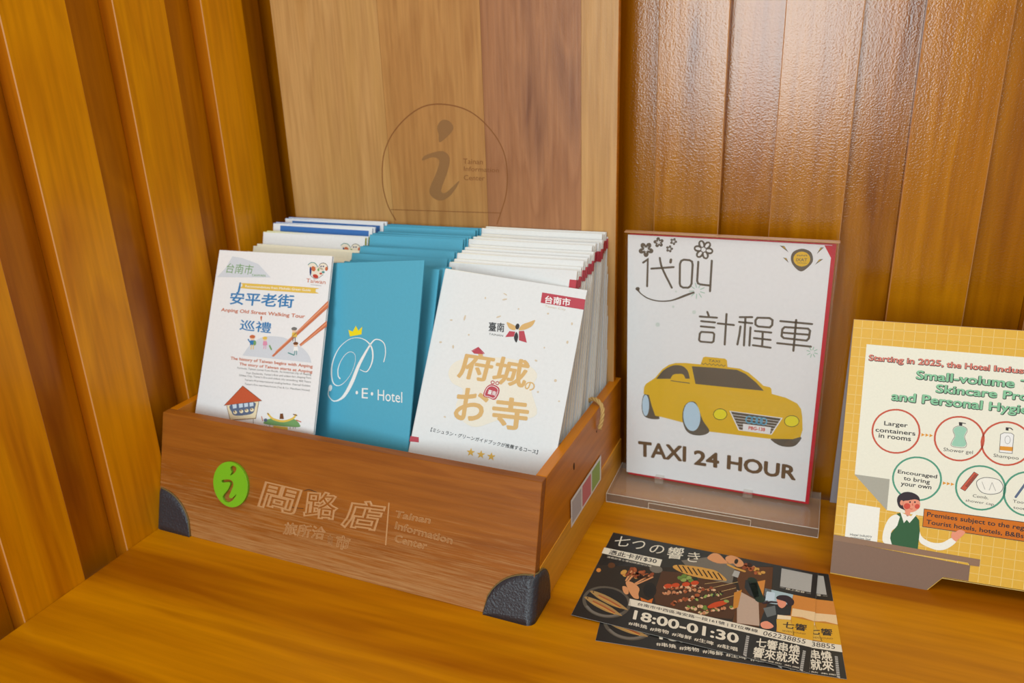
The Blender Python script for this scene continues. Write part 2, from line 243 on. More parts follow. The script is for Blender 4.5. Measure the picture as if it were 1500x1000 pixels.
ART_L=[
["P","pale_hill_print",1,"hillgrey",[35,328,152,213,232,73,402,88,652,142,870,284]],
["T","city_lettering",2,"green2","台南市",[161,270,582,273,171,153],0.0],
["T","city_lettering",2,"green2","TAIWAN",[580,288,789,281,577,263],0.01],
["P","heart_emblem",1,"cream",[1514,114,1513,125,1507,136,1495,145,1479,151,1461,153,1442,153,1424,148,1409,141,1398,131,1393,120,1394,108,1401,98,1413,89,1429,83,1447,80,1466,81,1484,85,1499,93,1509,102]],
["P","heart_emblem",1,"cream",[1666,116,1665,128,1658,140,1646,149,1629,156,1610,159,1590,158,1571,154,1555,146,1544,135,1539,123,1540,110,1547,99,1559,89,1576,83,1595,80,1615,81,1634,85,1650,93,1661,104]],
["P","heart_emblem",1,"cream",[1626,176,1625,192,1614,208,1596,220,1571,229,1543,234,1514,233,1486,227,1463,216,1447,203,1440,187,1441,170,1452,155,1471,142,1495,133,1524,129,1553,130,1580,136,1603,146,1619,160]],
["S","heart_emblem",2,"teal",0.08,[1386,115,1396,106,1411,94,1428,86,1448,85,1470,87,1490,94,1507,106,1522,122,1532,134],0],
["S","heart_emblem",2,"grey",0.07,[1543,123,1547,113,1554,100,1564,90,1579,85,1598,82,1616,84,1633,90,1649,100,1661,111,1667,125,1668,141,1669,153],0],
["P","heart_emblem",2,"navy",[1449,178,1451,192,1451,205,1450,216,1448,223,1444,226,1440,223,1435,217,1430,207,1425,194,1422,179,1420,164,1419,151,1420,140,1423,133,1427,131,1431,133,1436,140,1441,150,1446,163]],
["P","heart_emblem",2,"orange2",[1498,144,1502,152,1503,161,1501,169,1497,176,1489,180,1480,181,1471,180,1461,176,1452,170,1445,162,1441,154,1440,145,1442,137,1446,130,1454,126,1463,124,1472,126,1482,129,1491,136]],
["P","heart_emblem",2,"red2",[1556,242,1552,247,1545,252,1535,254,1523,255,1510,253,1498,250,1488,244,1481,238,1477,231,1476,224,1480,219,1487,214,1497,212,1509,211,1522,213,1533,216,1544,222,1551,228,1555,235]],
["P","heart_emblem",2,"orange2",[1674,145,1672,152,1669,158,1665,162,1659,165,1653,166,1647,164,1641,160,1637,155,1634,148,1634,141,1635,134,1638,128,1643,124,1648,121,1655,120,1661,122,1666,126,1670,131,1673,138]],
["P","heart_emblem",2,"teal",[1635,181,1635,185,1633,188,1628,191,1623,194,1616,195,1610,194,1603,193,1598,190,1595,187,1593,183,1593,179,1596,176,1600,173,1605,170,1612,169,1618,170,1625,171,1630,174,1633,177]],
["P","heart_emblem",2,"navy",[1584,120,1584,123,1583,125,1581,127,1578,129,1575,129,1572,129,1569,128,1566,126,1564,124,1563,122,1563,119,1564,117,1566,115,1569,113,1572,113,1575,113,1579,114,1581,116,1583,118]],
["P","heart_emblem",2,"navy",[1616,119,1616,121,1615,124,1613,126,1610,127,1607,128,1604,127,1600,126,1598,125,1596,122,1595,120,1595,117,1596,115,1598,113,1601,112,1604,111,1607,111,1610,112,1613,114,1615,116]],
["P","heart_emblem",2,"red2",[1602,198,1602,202,1600,205,1596,207,1591,209,1586,210,1580,210,1574,209,1570,207,1567,204,1565,201,1566,197,1568,194,1571,192,1576,190,1582,189,1588,189,1593,190,1598,193,1601,195]],
["P","heart_emblem",2,"green2",[1556,159,1557,164,1556,169,1553,173,1550,175,1546,176,1542,176,1538,174,1534,170,1531,165,1530,160,1529,155,1530,150,1533,146,1536,144,1540,143,1544,143,1548,146,1552,149,1555,154]],
["S","heart_emblem",2,"grey",0.05,[1432,219,1446,229,1467,242,1486,253,1501,258,1514,261,1528,261,1542,257,1557,251,1572,242,1589,231,1606,218,1619,208],0],
["T","heart_emblem",2,"orange2","Taiwan",[1396,306,1668,310,1394,264],0.0],
["S","heart_emblem",2,"grey",0.03,[1466,328,1615,332],0],
["P","yellow_banner",1,"yellow",[478,374,698,370,1008,365,1309,361,1512,360,1587,362,1588,366,1559,371,1542,376,1545,382,1547,389,1547,396,1544,402,1562,408,1592,413,1591,418,1517,422,1314,427,1012,431,700,435,479,435,398,433,400,428,436,421,457,415,455,408,453,400,453,393,455,387,434,383,398,380,396,377]],
["T","yellow_banner",2,"white","Recommendations from Michelin Green Guide",[506,419,1477,402,504,393],0.02],
["T","title_lettering",2,"blue","安平老街",[297,635,1263,605,292,485],0.03],
["S","title_lettering",2,"blue",[0.2,0.3,0.3],[418,376,418,423,412,477],0],
["T","title_lettering",2,"blue","巡禮",[511,916,991,911,506,794],0.02],
["S","title_lettering",2,"orange2",[0.25,0.2,0.05],[816,741,819,757,825,784],0],
["T","subtitle_lettering",2,"orange2","Anping Old Street Walking Tour",[179,723,1450,700,179,684],0.03],
["P","chopsticks_picture",2,"stick",[1740,484,1753,561,1084,1166,1054,1159]],
["P","chopsticks_picture",3,"stick2",[1743,505,1747,525,1111,1107,1094,1109]],
["P","chopsticks_picture",2,"stick",[1759,701,1770,763,1451,1012,1427,993]],
["P","chopsticks_picture",3,"stick2",[1763,722,1765,737,1456,1006,1445,1002]],
["P","children_picture",1,"hillgrey",[617,1199,636,1169,664,1126,693,1088,721,1059,751,1035,785,1012,824,990,867,969,915,954,970,944,1030,940,1085,938,1134,937,1178,938,1223,944,1272,958,1321,977,1368,995,1411,1008,1453,1019,1491,1034,1526,1054,1559,1077,1585,1100,1606,1126,1621,1153,1631,1172]],
["P","children_picture",3,"skin",[766,985,766,993,762,1001,756,1007,747,1012,736,1014,725,1014,714,1011,706,1006,699,999,696,992,696,983,699,976,706,969,715,964,726,962,737,962,747,965,756,970,763,977]],
["P","children_picture",4,"orange2",[770,969,769,975,764,981,756,986,744,990,732,992,718,992,706,991,696,987,689,982,686,977,687,970,691,964,700,959,711,955,724,953,737,953,749,955,760,958,767,963]],
["P","children_picture",3,"blue",[704,1017,771,1011,788,1062,708,1073]],
["S","children_picture",3,"yellow",0.12,[732,1068,734,1114],0],
["S","children_picture",3,"yellow",0.12,[760,1065,769,1110],0],
["S","children_picture",3,"blue",0.15,[669,1010,722,1052],0],
["P","children_picture",4,"green2",[798,1038,798,1046,797,1055,793,1061,788,1066,782,1068,776,1067,769,1064,763,1058,758,1050,756,1042,755,1033,756,1024,760,1018,765,1013,771,1011,778,1012,784,1015,790,1021,795,1029]],
["P","children_picture",3,"skin",[950,981,950,988,947,994,941,1000,934,1003,925,1005,916,1005,907,1003,900,999,894,993,892,986,892,979,895,973,900,967,908,963,917,962,926,962,935,964,942,968,947,974]],
["P","children_picture",4,"yellow",[953,967,953,972,948,977,941,982,932,985,921,987,910,987,900,986,892,983,886,979,883,974,884,968,888,963,895,959,904,956,915,954,926,954,936,955,945,958,951,962]],
["P","children_picture",3,"pink",[899,1008,954,1003,969,1046,902,1055]],
["S","children_picture",3,"pink",0.102,[922,1050,924,1089],0],
["S","children_picture",3,"pink",0.102,[945,1048,953,1086],0],
["S","children_picture",3,"green2",0.2,[1003,1050,1036,1086],0],
["P","children_picture",3,"skin",[1359,841,1359,849,1355,857,1349,863,1341,868,1331,870,1320,869,1310,867,1302,862,1296,855,1293,847,1293,839,1296,832,1303,826,1311,821,1321,819,1332,819,1341,822,1350,827,1356,834]],
["P","children_picture",4,"grey",[1363,826,1362,832,1357,838,1349,843,1339,846,1327,848,1314,848,1303,847,1293,843,1286,838,1283,833,1284,827,1289,821,1297,816,1307,812,1319,810,1332,810,1343,812,1353,815,1360,820]],
["P","children_picture",3,"yellow",[1301,872,1364,867,1380,917,1304,926]],
["S","children_picture",3,"grey",0.12,[1327,922,1329,967],0],
["S","children_picture",3,"grey",0.12,[1353,919,1362,963],0],
["P","children_picture",4,"skin",[1406,998,1406,1005,1403,1011,1398,1017,1390,1021,1381,1023,1372,1023,1363,1020,1356,1016,1350,1010,1347,1003,1348,996,1351,989,1356,984,1364,980,1373,978,1382,978,1391,980,1398,985,1404,991]],
["P","children_picture",5,"brown",[1410,983,1409,989,1405,994,1398,999,1388,1002,1378,1004,1366,1004,1356,1003,1348,1000,1342,995,1339,990,1340,985,1344,980,1351,975,1360,972,1371,970,1382,970,1393,971,1401,974,1407,978]],
["P","children_picture",4,"white",[1355,1026,1411,1020,1425,1065,1358,1074]],
["S","children_picture",4,"teal",0.108,[1378,1070,1379,1110],0],
["S","children_picture",4,"teal",0.108,[1401,1067,1409,1107],0],
["S","children_picture",4,"teal",0.12,[1287,1100,1374,1116],0],
["T","history_lettering",2,"orange2","The history of Taiwan begins with Anping",[442,1263,1657,1225,440,1230],0.035],
["T","history_lettering",2,"orange2","The story of Taiwan starts at Anping",[588,1311,1664,1281,588,1281],0.035],
["T","small_print",2,"grey","Formosa, Taiwan comes from Dutch. As historical city of Anping",[572,1356,1653,1308,568,1335],0.0],
["T","small_print",2,"grey","Fort Zeelandia, Tainan's first and oldest fort Anping Fort",[722,1396,1660,1345,718,1375],0.0],
["T","small_print",2,"grey","Oldest City. Tainan's fine and oldest city stretching 400 Years",[613,1435,1663,1387,609,1414],0.0],
["T","small_print",2,"grey","Tainan's first international trading harbor. Eternal Golden",[708,1477,1663,1430,704,1456],0.0],
["T","small_print",2,"grey","Tainan's first merchant house (Tait & Co. Merchant House)",[717,1522,1663,1477,713,1502],0.0],
["P","house_picture",1,"sand",[490,1790,968,1674,956,1878,576,1944]],
["S","house_picture",2,"brown",0.07,[490,1790,576,1944,954,1871,965,1677],0],
["P","house_picture",3,"roofred",[690,1539,1007,1667,450,1793]],
["S","house_picture",4,"brown",0.06,[690,1539,1007,1667,450,1793],1],
["P","house_picture",2,"slate",[550,1771,650,1741,790,1711,894,1697,927,1708,925,1733,918,1759,919,1780,915,1802,900,1820,873,1835,835,1847,793,1857,741,1869,683,1879,636,1883,609,1878,592,1867,579,1851,553,1828,531,1800]],
["P","house_picture",3,"pale",[576,1765,635,1752,648,1796,593,1811]],
["P","house_picture",3,"sand",[664,1843,664,1850,661,1856,655,1861,647,1865,638,1867,629,1867,620,1866,613,1862,607,1857,605,1852,605,1845,608,1839,614,1834,622,1830,631,1828,640,1828,649,1830,656,1833,662,1838]],
["P","house_picture",4,"brown",[635,1840,635,1842,634,1844,632,1846,629,1848,626,1849,622,1849,619,1848,617,1847,615,1845,614,1842,614,1840,615,1838,617,1836,619,1834,623,1833,626,1833,629,1834,632,1835,634,1837]],
["P","house_picture",3,"pale",[670,1746,729,1733,740,1774,686,1790]],
["P","house_picture",3,"sand",[757,1820,756,1826,753,1832,748,1837,740,1841,731,1843,722,1844,713,1842,705,1839,700,1834,697,1828,698,1822,701,1816,707,1811,714,1807,723,1805,733,1805,741,1806,749,1810,754,1814]],
["P","house_picture",4,"brown",[727,1816,727,1819,726,1821,724,1823,722,1825,718,1825,715,1825,712,1825,709,1823,707,1821,706,1819,706,1817,707,1814,709,1812,712,1811,715,1810,719,1810,722,1811,724,1812,726,1814]],
["P","house_picture",3,"pale",[748,1730,806,1717,817,1757,763,1772]],
["P","house_picture",3,"sand",[833,1801,833,1807,830,1813,824,1818,816,1822,807,1824,798,1824,789,1823,782,1819,777,1815,774,1809,774,1803,777,1797,783,1792,791,1788,800,1786,809,1785,818,1787,825,1790,830,1795]],
["P","house_picture",4,"brown",[804,1797,804,1799,803,1802,801,1804,798,1805,795,1806,792,1806,789,1805,786,1804,784,1802,783,1800,783,1797,784,1795,786,1793,789,1792,792,1791,795,1791,798,1791,801,1793,803,1795]],
["P","house_picture",3,"pale",[826,1713,884,1700,895,1739,842,1754]],
["P","house_picture",3,"sand",[910,1781,910,1787,907,1793,901,1798,894,1802,885,1804,876,1805,867,1803,860,1800,855,1795,852,1789,852,1783,855,1777,861,1772,869,1768,877,1766,887,1766,895,1768,903,1771,908,1776]],
["P","house_picture",4,"brown",[881,1777,881,1780,880,1782,878,1784,876,1786,873,1786,869,1787,866,1786,864,1784,862,1783,861,1780,861,1778,862,1775,864,1773,866,1772,870,1771,873,1771,876,1772,879,1773,880,1775]],
["S","house_picture",2,"brown",0.06,[921,1882,933,1959],0],
["S","house_picture",2,"brown",0.05,[576,1944,604,1947],0],
["P","house_picture",2,"brown",[888,1943,888,1947,886,1950,883,1953,879,1956,875,1957,870,1957,865,1956,861,1954,858,1951,857,1948,857,1944,858,1941,861,1938,865,1935,870,1934,875,1934,880,1935,883,1937,886,1940]],
["P","temple_picture",2,"green2",[1074,1906,1085,1886,1124,1860,1173,1841,1231,1837,1298,1841,1360,1840,1412,1826,1460,1808,1502,1801,1541,1812,1574,1832,1594,1851,1605,1862,1602,1871,1567,1880,1474,1890,1347,1901,1238,1908,1161,1912,1103,1913]],
["S","temple_picture",3,"yellow",0.22,[1122,1796,1142,1810,1171,1828,1208,1842,1255,1848,1310,1850,1361,1846,1408,1833,1452,1815,1485,1797,1504,1780,1513,1765,1518,1754],0],
["S","temple_picture",4,"brown",0.08,[1112,1791,1140,1800],0],
["S","temple_picture",4,"brown",0.1,[1485,1752,1536,1758],0],
["P","temple_picture",3,"brown",[1296,1772,1337,1764,1360,1821,1299,1829]],
["P","temple_picture",1,"yellow2",[1222,1913,1430,1900,1435,1928,1226,1938]],
["S","temple_picture",1,"brown",0.06,[1096,1926,1100,1964],0],
["S","temple_picture",1,"brown",0.06,[1121,1923,1125,1961],0],
["S","temple_picture",1,"brown",0.06,[1171,1915,1175,1953],0],
["S","temple_picture",1,"brown",0.06,[1463,1873,1467,1911],0],
["S","temple_picture",1,"brown",0.06,[1507,1867,1510,1904],0],
["S","temple_picture",1,"brown",0.06,[1535,1863,1539,1900],0],
["P","temple_picture",3,"slate",[1129,1866,1128,1872,1126,1877,1120,1882,1113,1885,1105,1888,1097,1888,1089,1886,1082,1883,1077,1879,1075,1874,1075,1868,1078,1863,1083,1858,1090,1854,1098,1852,1107,1852,1115,1853,1122,1857,1126,1861]],
["S","temple_picture",3,"orange2",0.1,[1036,1840,1061,1882],0],
["S","temple_picture",3,"orange2",0.1,[1537,1808,1604,1818],0],
["P","temple_picture",1,"green2",[1477,1931,1673,1927,1693,1945,1514,1950]],
["S","temple_picture",2,"orange2",0.12,[1610,1936,1723,1932],0]]
ART_C=[
["P","crown_picture",2,"crown",[266,807,242,735,303,753,345,688,381,742,433,697,425,780]],
["S","monogram_lettering",2,"white",[0.16,0.157,0.153,0.149,0.144,0.14,0.136,0.133,0.13,0.126,0.12,0.111,0.1,0.089,0.078,0.07,0.065,0.063,0.062,0.061,0.06,0.058,0.056,0.053,0.051,0.05,0.049,0.049,0.05,0.05,0.05,0.05,0.05,0.05,0.05,0.05,0.05,0.05,0.049,0.049,0.05,0.051,0.052,0.053,0.056,0.06,0.066,0.073,0.081,0.09,0.1,0.111,0.124,0.136,0.149,0.16,0.171,0.181,0.191,0.197,0.2,0.197,0.191,0.181,0.171,0.16,0.149,0.136,0.124,0.111,0.1,0.09,0.081,0.072,0.065,0.06,0.057,0.056,0.057,0.058,0.06,0.062,0.064,0.067,0.072,0.08,0.093,0.11,0.128,0.146,0.16,0.172,0.183,0.192,0.198,0.2,0.197,0.191,0.181,0.171,0.16,0.149,0.136,0.124,0.111,0.1,0.09,0.081,0.072,0.065,0.06],[142,1269,138,1266,132,1262,125,1256,119,1249,115,1240,112,1227,110,1212,109,1196,109,1179,112,1161,117,1144,124,1125,132,1106,142,1087,153,1070,165,1053,178,1036,193,1020,208,1006,222,995,237,986,251,979,266,975,280,973,293,973,305,975,317,980,328,986,337,995,344,1006,348,1020,350,1036,351,1054,349,1074,344,1095,337,1118,327,1143,316,1170,302,1195,287,1219,270,1242,251,1264,230,1286,209,1304,190,1319,171,1331,153,1340,136,1345,119,1348,104,1349,89,1347,75,1342,62,1335,50,1324,41,1311,33,1294,27,1272,22,1249,19,1224,18,1200,18,1176,20,1151,24,1126,30,1101,39,1075,50,1047,64,1018,81,989,99,962,119,937,142,914,167,893,194,874,221,857,246,844,270,834,293,827,315,822,338,820,359,818,380,818,400,819,420,822,439,826,458,832,477,839,495,848,513,859,529,871,543,884,555,897,565,912,573,928,579,946,583,964,586,984,587,1006,586,1029,583,1052,577,1073,568,1096,557,1120,543,1143,527,1162,511,1175,493,1179,471,1176,448,1169,429,1162,415,1158],0],
["S","monogram_lettering",2,"white",[0.1,0.101,0.103,0.105,0.107,0.109,0.11,0.111,0.111,0.111,0.11,0.11,0.11,0.109,0.108,0.107,0.106,0.107,0.11,0.113,0.117,0.121,0.129,0.141,0.16,0.188,0.226,0.268,0.311,0.349,0.38,0.403,0.423,0.439,0.45,0.458,0.46,0.457,0.449,0.436,0.42,0.401,0.38,0.355,0.324,0.29,0.256,0.225,0.2,0.18,0.163,0.149,0.137,0.128,0.12,0.115,0.113,0.114,0.116,0.118,0.12,0.122,0.126,0.13,0.134,0.138,0.14],[734,1061,737,1051,741,1037,746,1021,750,1003,753,985,754,968,754,952,753,935,751,917,747,900,742,885,735,872,726,861,714,851,701,842,687,836,673,831,659,829,645,828,633,827,620,828,605,833,589,843,570,861,547,888,520,924,491,966,462,1010,434,1053,410,1092,391,1127,375,1160,360,1193,346,1225,333,1255,318,1284,302,1313,286,1341,270,1367,254,1392,238,1415,222,1434,208,1451,194,1465,180,1476,166,1486,152,1494,138,1501,123,1508,108,1514,93,1518,78,1520,64,1521,51,1519,37,1514,24,1505,11,1495,-1,1484,-11,1472,-18,1461,-21,1450,-21,1437,-19,1423,-17,1411,-14,1401,-12,1393],0],
["P","monogram_lettering",2,"white",[33,1383,29,1394,23,1403,16,1411,8,1415,-1,1417,-8,1414,-15,1409,-19,1400,-21,1390,-20,1379,-16,1368,-11,1358,-3,1350,5,1346,13,1345,21,1347,27,1353,32,1361,33,1371]],
["P","hotel_lettering",2,"white",[398,1407,398,1413,396,1418,392,1422,387,1425,382,1426,377,1426,372,1424,368,1420,366,1415,365,1409,365,1403,367,1398,371,1393,376,1390,381,1389,386,1390,391,1392,395,1396,397,1401]],
["T","hotel_lettering",2,"white","E",[451,1464,535,1462,450,1354],0.0],
["P","hotel_lettering",2,"white",[605,1407,604,1413,602,1418,599,1422,594,1425,589,1426,584,1426,579,1423,575,1420,573,1415,572,1409,572,1403,575,1398,578,1393,583,1391,588,1389,593,1390,598,1392,601,1396,604,1401]],
["T","hotel_lettering",2,"white","Hotel",[667,1469,989,1476,664,1357],0.0]]
ART_R=[
["P","red_title_tag",1,"redtag",[1069,94,1517,95,1523,200,1074,201]],
["T","red_title_tag",2,"white","台南市",[1116,198,1379,189,1107,119],0.03],
["T","red_title_tag",2,"specks","Tainan City",[1123,235,1341,238,1124,216],0.0],
["T","emblem_lettering",2,"black","臺南",[596,578,759,562,581,484],0.02],
["T","emblem_lettering",2,"grey","TAINAN",[604,615,755,609,604,596],0.01],
["P","butterfly_emblem",1,"gold",[764,457,774,454,794,458,814,464,834,469,853,475,867,484,873,497,872,512,865,522,848,525,825,522,804,514,786,496,770,473]],
["P","butterfly_emblem",1,"gold",[903,516,903,501,914,476,929,454,950,438,976,425,999,413,1021,400,1040,388,1052,385,1053,399,1046,423,1035,446,1019,464,998,480,976,494,949,506,920,516]],
["P","butterfly_emblem",1,"redtag",[810,541,872,537,868,589,780,608]],
["P","butterfly_emblem",1,"redtag",[908,525,960,512,1012,627,927,617]],
["P","butterfly_emblem",2,"ink",[905,481,904,490,901,499,897,505,891,510,885,511,878,509,872,505,867,498,864,490,863,481,864,471,867,463,871,456,877,452,883,451,890,452,896,456,901,463,904,472]],
["P","butterfly_emblem",2,"ink",[884,538,891,542,899,552,907,567,912,582,913,598,912,618,909,636,905,644,897,641,886,629,876,613,870,598,870,582,873,563,878,547]],
["P","beige_cloud_print",1,"blotch",[260,1063,264,1032,275,998,298,964,334,934,388,907,457,883,535,862,615,845,701,832,794,822,884,817,963,821,1031,835,1092,856,1141,884,1175,916,1182,953,1170,995,1154,1041,1151,1090,1174,1146,1211,1208,1243,1268,1252,1315,1228,1348,1183,1372,1129,1390,1078,1405,1034,1416,989,1422,942,1428,892,1442,836,1470,776,1507,716,1542,662,1562,614,1565,570,1557,530,1540,495,1519,464,1492,438,1458,418,1421,407,1383,413,1341,433,1296,451,1254,453,1221,431,1201,395,1191,354,1182,322,1168,299,1146,278,1120,264,1092]],
["T","title_lettering",2,"gold","府城",[354,1108,1078,1089,373,814],0.045],
["T","title_lettering",2,"gold","の",[1080,1103,1184,1093,1069,1015],0.03],
["T","title_lettering",2,"gold","お",[404,1540,746,1493,390,1204],0.04],
["T","title_lettering",2,"gold","寺",[804,1538,1184,1506,779,1217],0.045],
["P","roof_picture",3,"redtag",[465,814,523,765,594,820,493,832]],
["S","roof_picture",3,"redtag",0.08,[459,811,522,761,598,813],0],
["P","amulet_picture",4,"redtag",[671,1237,669,1212,675,1177,686,1148,699,1129,717,1114,737,1107,762,1107,791,1114,813,1125,825,1139,830,1158,830,1179,824,1206,814,1235,800,1255,781,1259,758,1253,736,1248,711,1247,686,1247]],
["S","amulet_picture",5,"white",0.05,[685,1231,684,1209,689,1180,697,1156,709,1140,723,1129,740,1123,760,1123,783,1129,800,1137,809,1147,813,1160,813,1176,809,1199,801,1224,789,1241,773,1245,752,1240,733,1235,714,1236,696,1237],1],
["T","amulet_picture",6,"white","臺南",[712,1210,798,1217,715,1164],0.02],
["S","amulet_picture",5,"redtag",0.08,[759,1083,760,1086,759,1089,759,1091,757,1093,756,1096,754,1098,751,1099,748,1100,745,1101,742,1101,739,1101,736,1101,734,1100,731,1098,729,1097,727,1094,726,1092,725,1090,725,1087,725,1084,726,1082,727,1079,729,1077,731,1075,734,1074,737,1072,739,1072,742,1071,745,1072,748,1072,751,1073,754,1075,756,1076,757,1078,759,1081],1],
["S","amulet_picture",5,"redtag",0.08,[808,1082,808,1085,808,1087,807,1090,806,1092,804,1094,802,1096,800,1098,797,1099,794,1100,791,1100,788,1100,785,1099,783,1098,780,1097,778,1095,776,1093,775,1091,774,1088,774,1086,774,1083,775,1080,776,1078,778,1076,780,1074,783,1072,785,1071,788,1070,791,1070,794,1070,797,1071,800,1072,802,1073,804,1075,806,1077,807,1079],1],
["T","caption_lettering",2,"black","【ミシュラン・グリーンガイドブックが推薦するコース】",[196,1700,1332,1706,199,1657],0.012],
["P","star_row",2,"goldstar",[654,1778,668,1806,700,1804,677,1826,689,1855,660,1841,635,1861,640,1830,613,1813,645,1808]],
["P","star_row",2,"goldstar",[762,1779,776,1807,808,1805,785,1827,796,1856,768,1841,743,1861,748,1830,721,1814,753,1809]],
["P","star_row",2,"goldstar",[871,1777,885,1805,917,1803,894,1825,905,1854,877,1840,852,1860,857,1829,830,1812,862,1807]],
["P","corner_tag",1,"redtag",[-4,1786,86,1782,97,1833,-6,1843]],
["P","paper_flecks",1,"specks",[724,219,720,225,709,232,693,237,679,239,673,236,676,230,688,223,703,218,717,216]],
["P","paper_flecks",1,"specks",[716,182,710,184,698,181,685,176,674,170,671,166,677,164,688,166,702,171,712,177]],
["P","paper_flecks",1,"specks",[694,401,692,408,681,417,667,425,654,429,647,428,649,421,659,412,674,404,687,400]],
["P","paper_flecks",1,"specks",[327,486,324,504,319,514,313,514,308,502,308,484,311,466,316,456,323,456,327,468]],
["P","paper_flecks",1,"specks",[266,800,266,812,263,819,257,820,251,814,246,804,246,792,249,785,255,783,262,789]],
["P","paper_flecks",1,"specks",[129,775,127,781,120,786,110,788,102,786,98,781,99,775,107,770,116,768,125,770]],
["P","paper_flecks",1,"specks",[1155,792,1152,797,1144,799,1134,797,1127,793,1125,787,1129,782,1137,780,1146,782,1153,786]],
["P","paper_flecks",1,"specks",[1387,949,1386,958,1379,964,1370,966,1362,962,1358,954,1359,945,1365,938,1374,937,1382,941]],
["P","paper_flecks",1,"specks",[1230,1094,1229,1101,1225,1106,1218,1107,1212,1104,1208,1098,1209,1092,1214,1087,1221,1085,1227,1088]],
["P","paper_flecks",1,"specks",[195,529,193,534,186,538,176,540,168,538,164,534,166,529,173,525,183,524,191,525]],
["P","paper_flecks",1,"specks",[1181,297,1180,302,1175,307,1169,308,1162,305,1159,300,1160,294,1165,290,1172,289,1178,291]],
["P","paper_flecks",1,"specks",[501,244,501,251,498,256,493,256,488,253,485,246,486,239,489,235,493,234,498,237]],
["P","paper_flecks",1,"specks",[1430,551,1428,561,1423,567,1416,567,1410,561,1408,551,1410,541,1415,535,1422,535,1428,541]],
["P","paper_flecks",1,"specks",[1458,1145,1457,1150,1452,1153,1445,1155,1439,1153,1437,1149,1438,1145,1443,1141,1450,1140,1456,1141]],
["P","paper_flecks",1,"specks",[406,649,405,655,401,660,395,661,389,658,386,653,387,647,391,643,397,642,403,644]],
["P","paper_flecks",1,"specks",[1206,645,1206,651,1203,655,1198,655,1194,653,1192,648,1192,642,1195,638,1200,637,1204,640]],
["P","paper_flecks",1,"specks",[330,1527,327,1531,319,1532,311,1531,305,1528,303,1523,306,1519,313,1517,322,1518,328,1522]],
["P","paper_flecks",1,"specks",[1439,358,1439,367,1436,373,1430,374,1424,370,1421,361,1421,352,1425,346,1430,345,1436,350]],
["P","paper_flecks",1,"specks",[870,300,869,305,865,308,859,309,854,307,851,303,852,299,856,295,862,294,867,296]]]
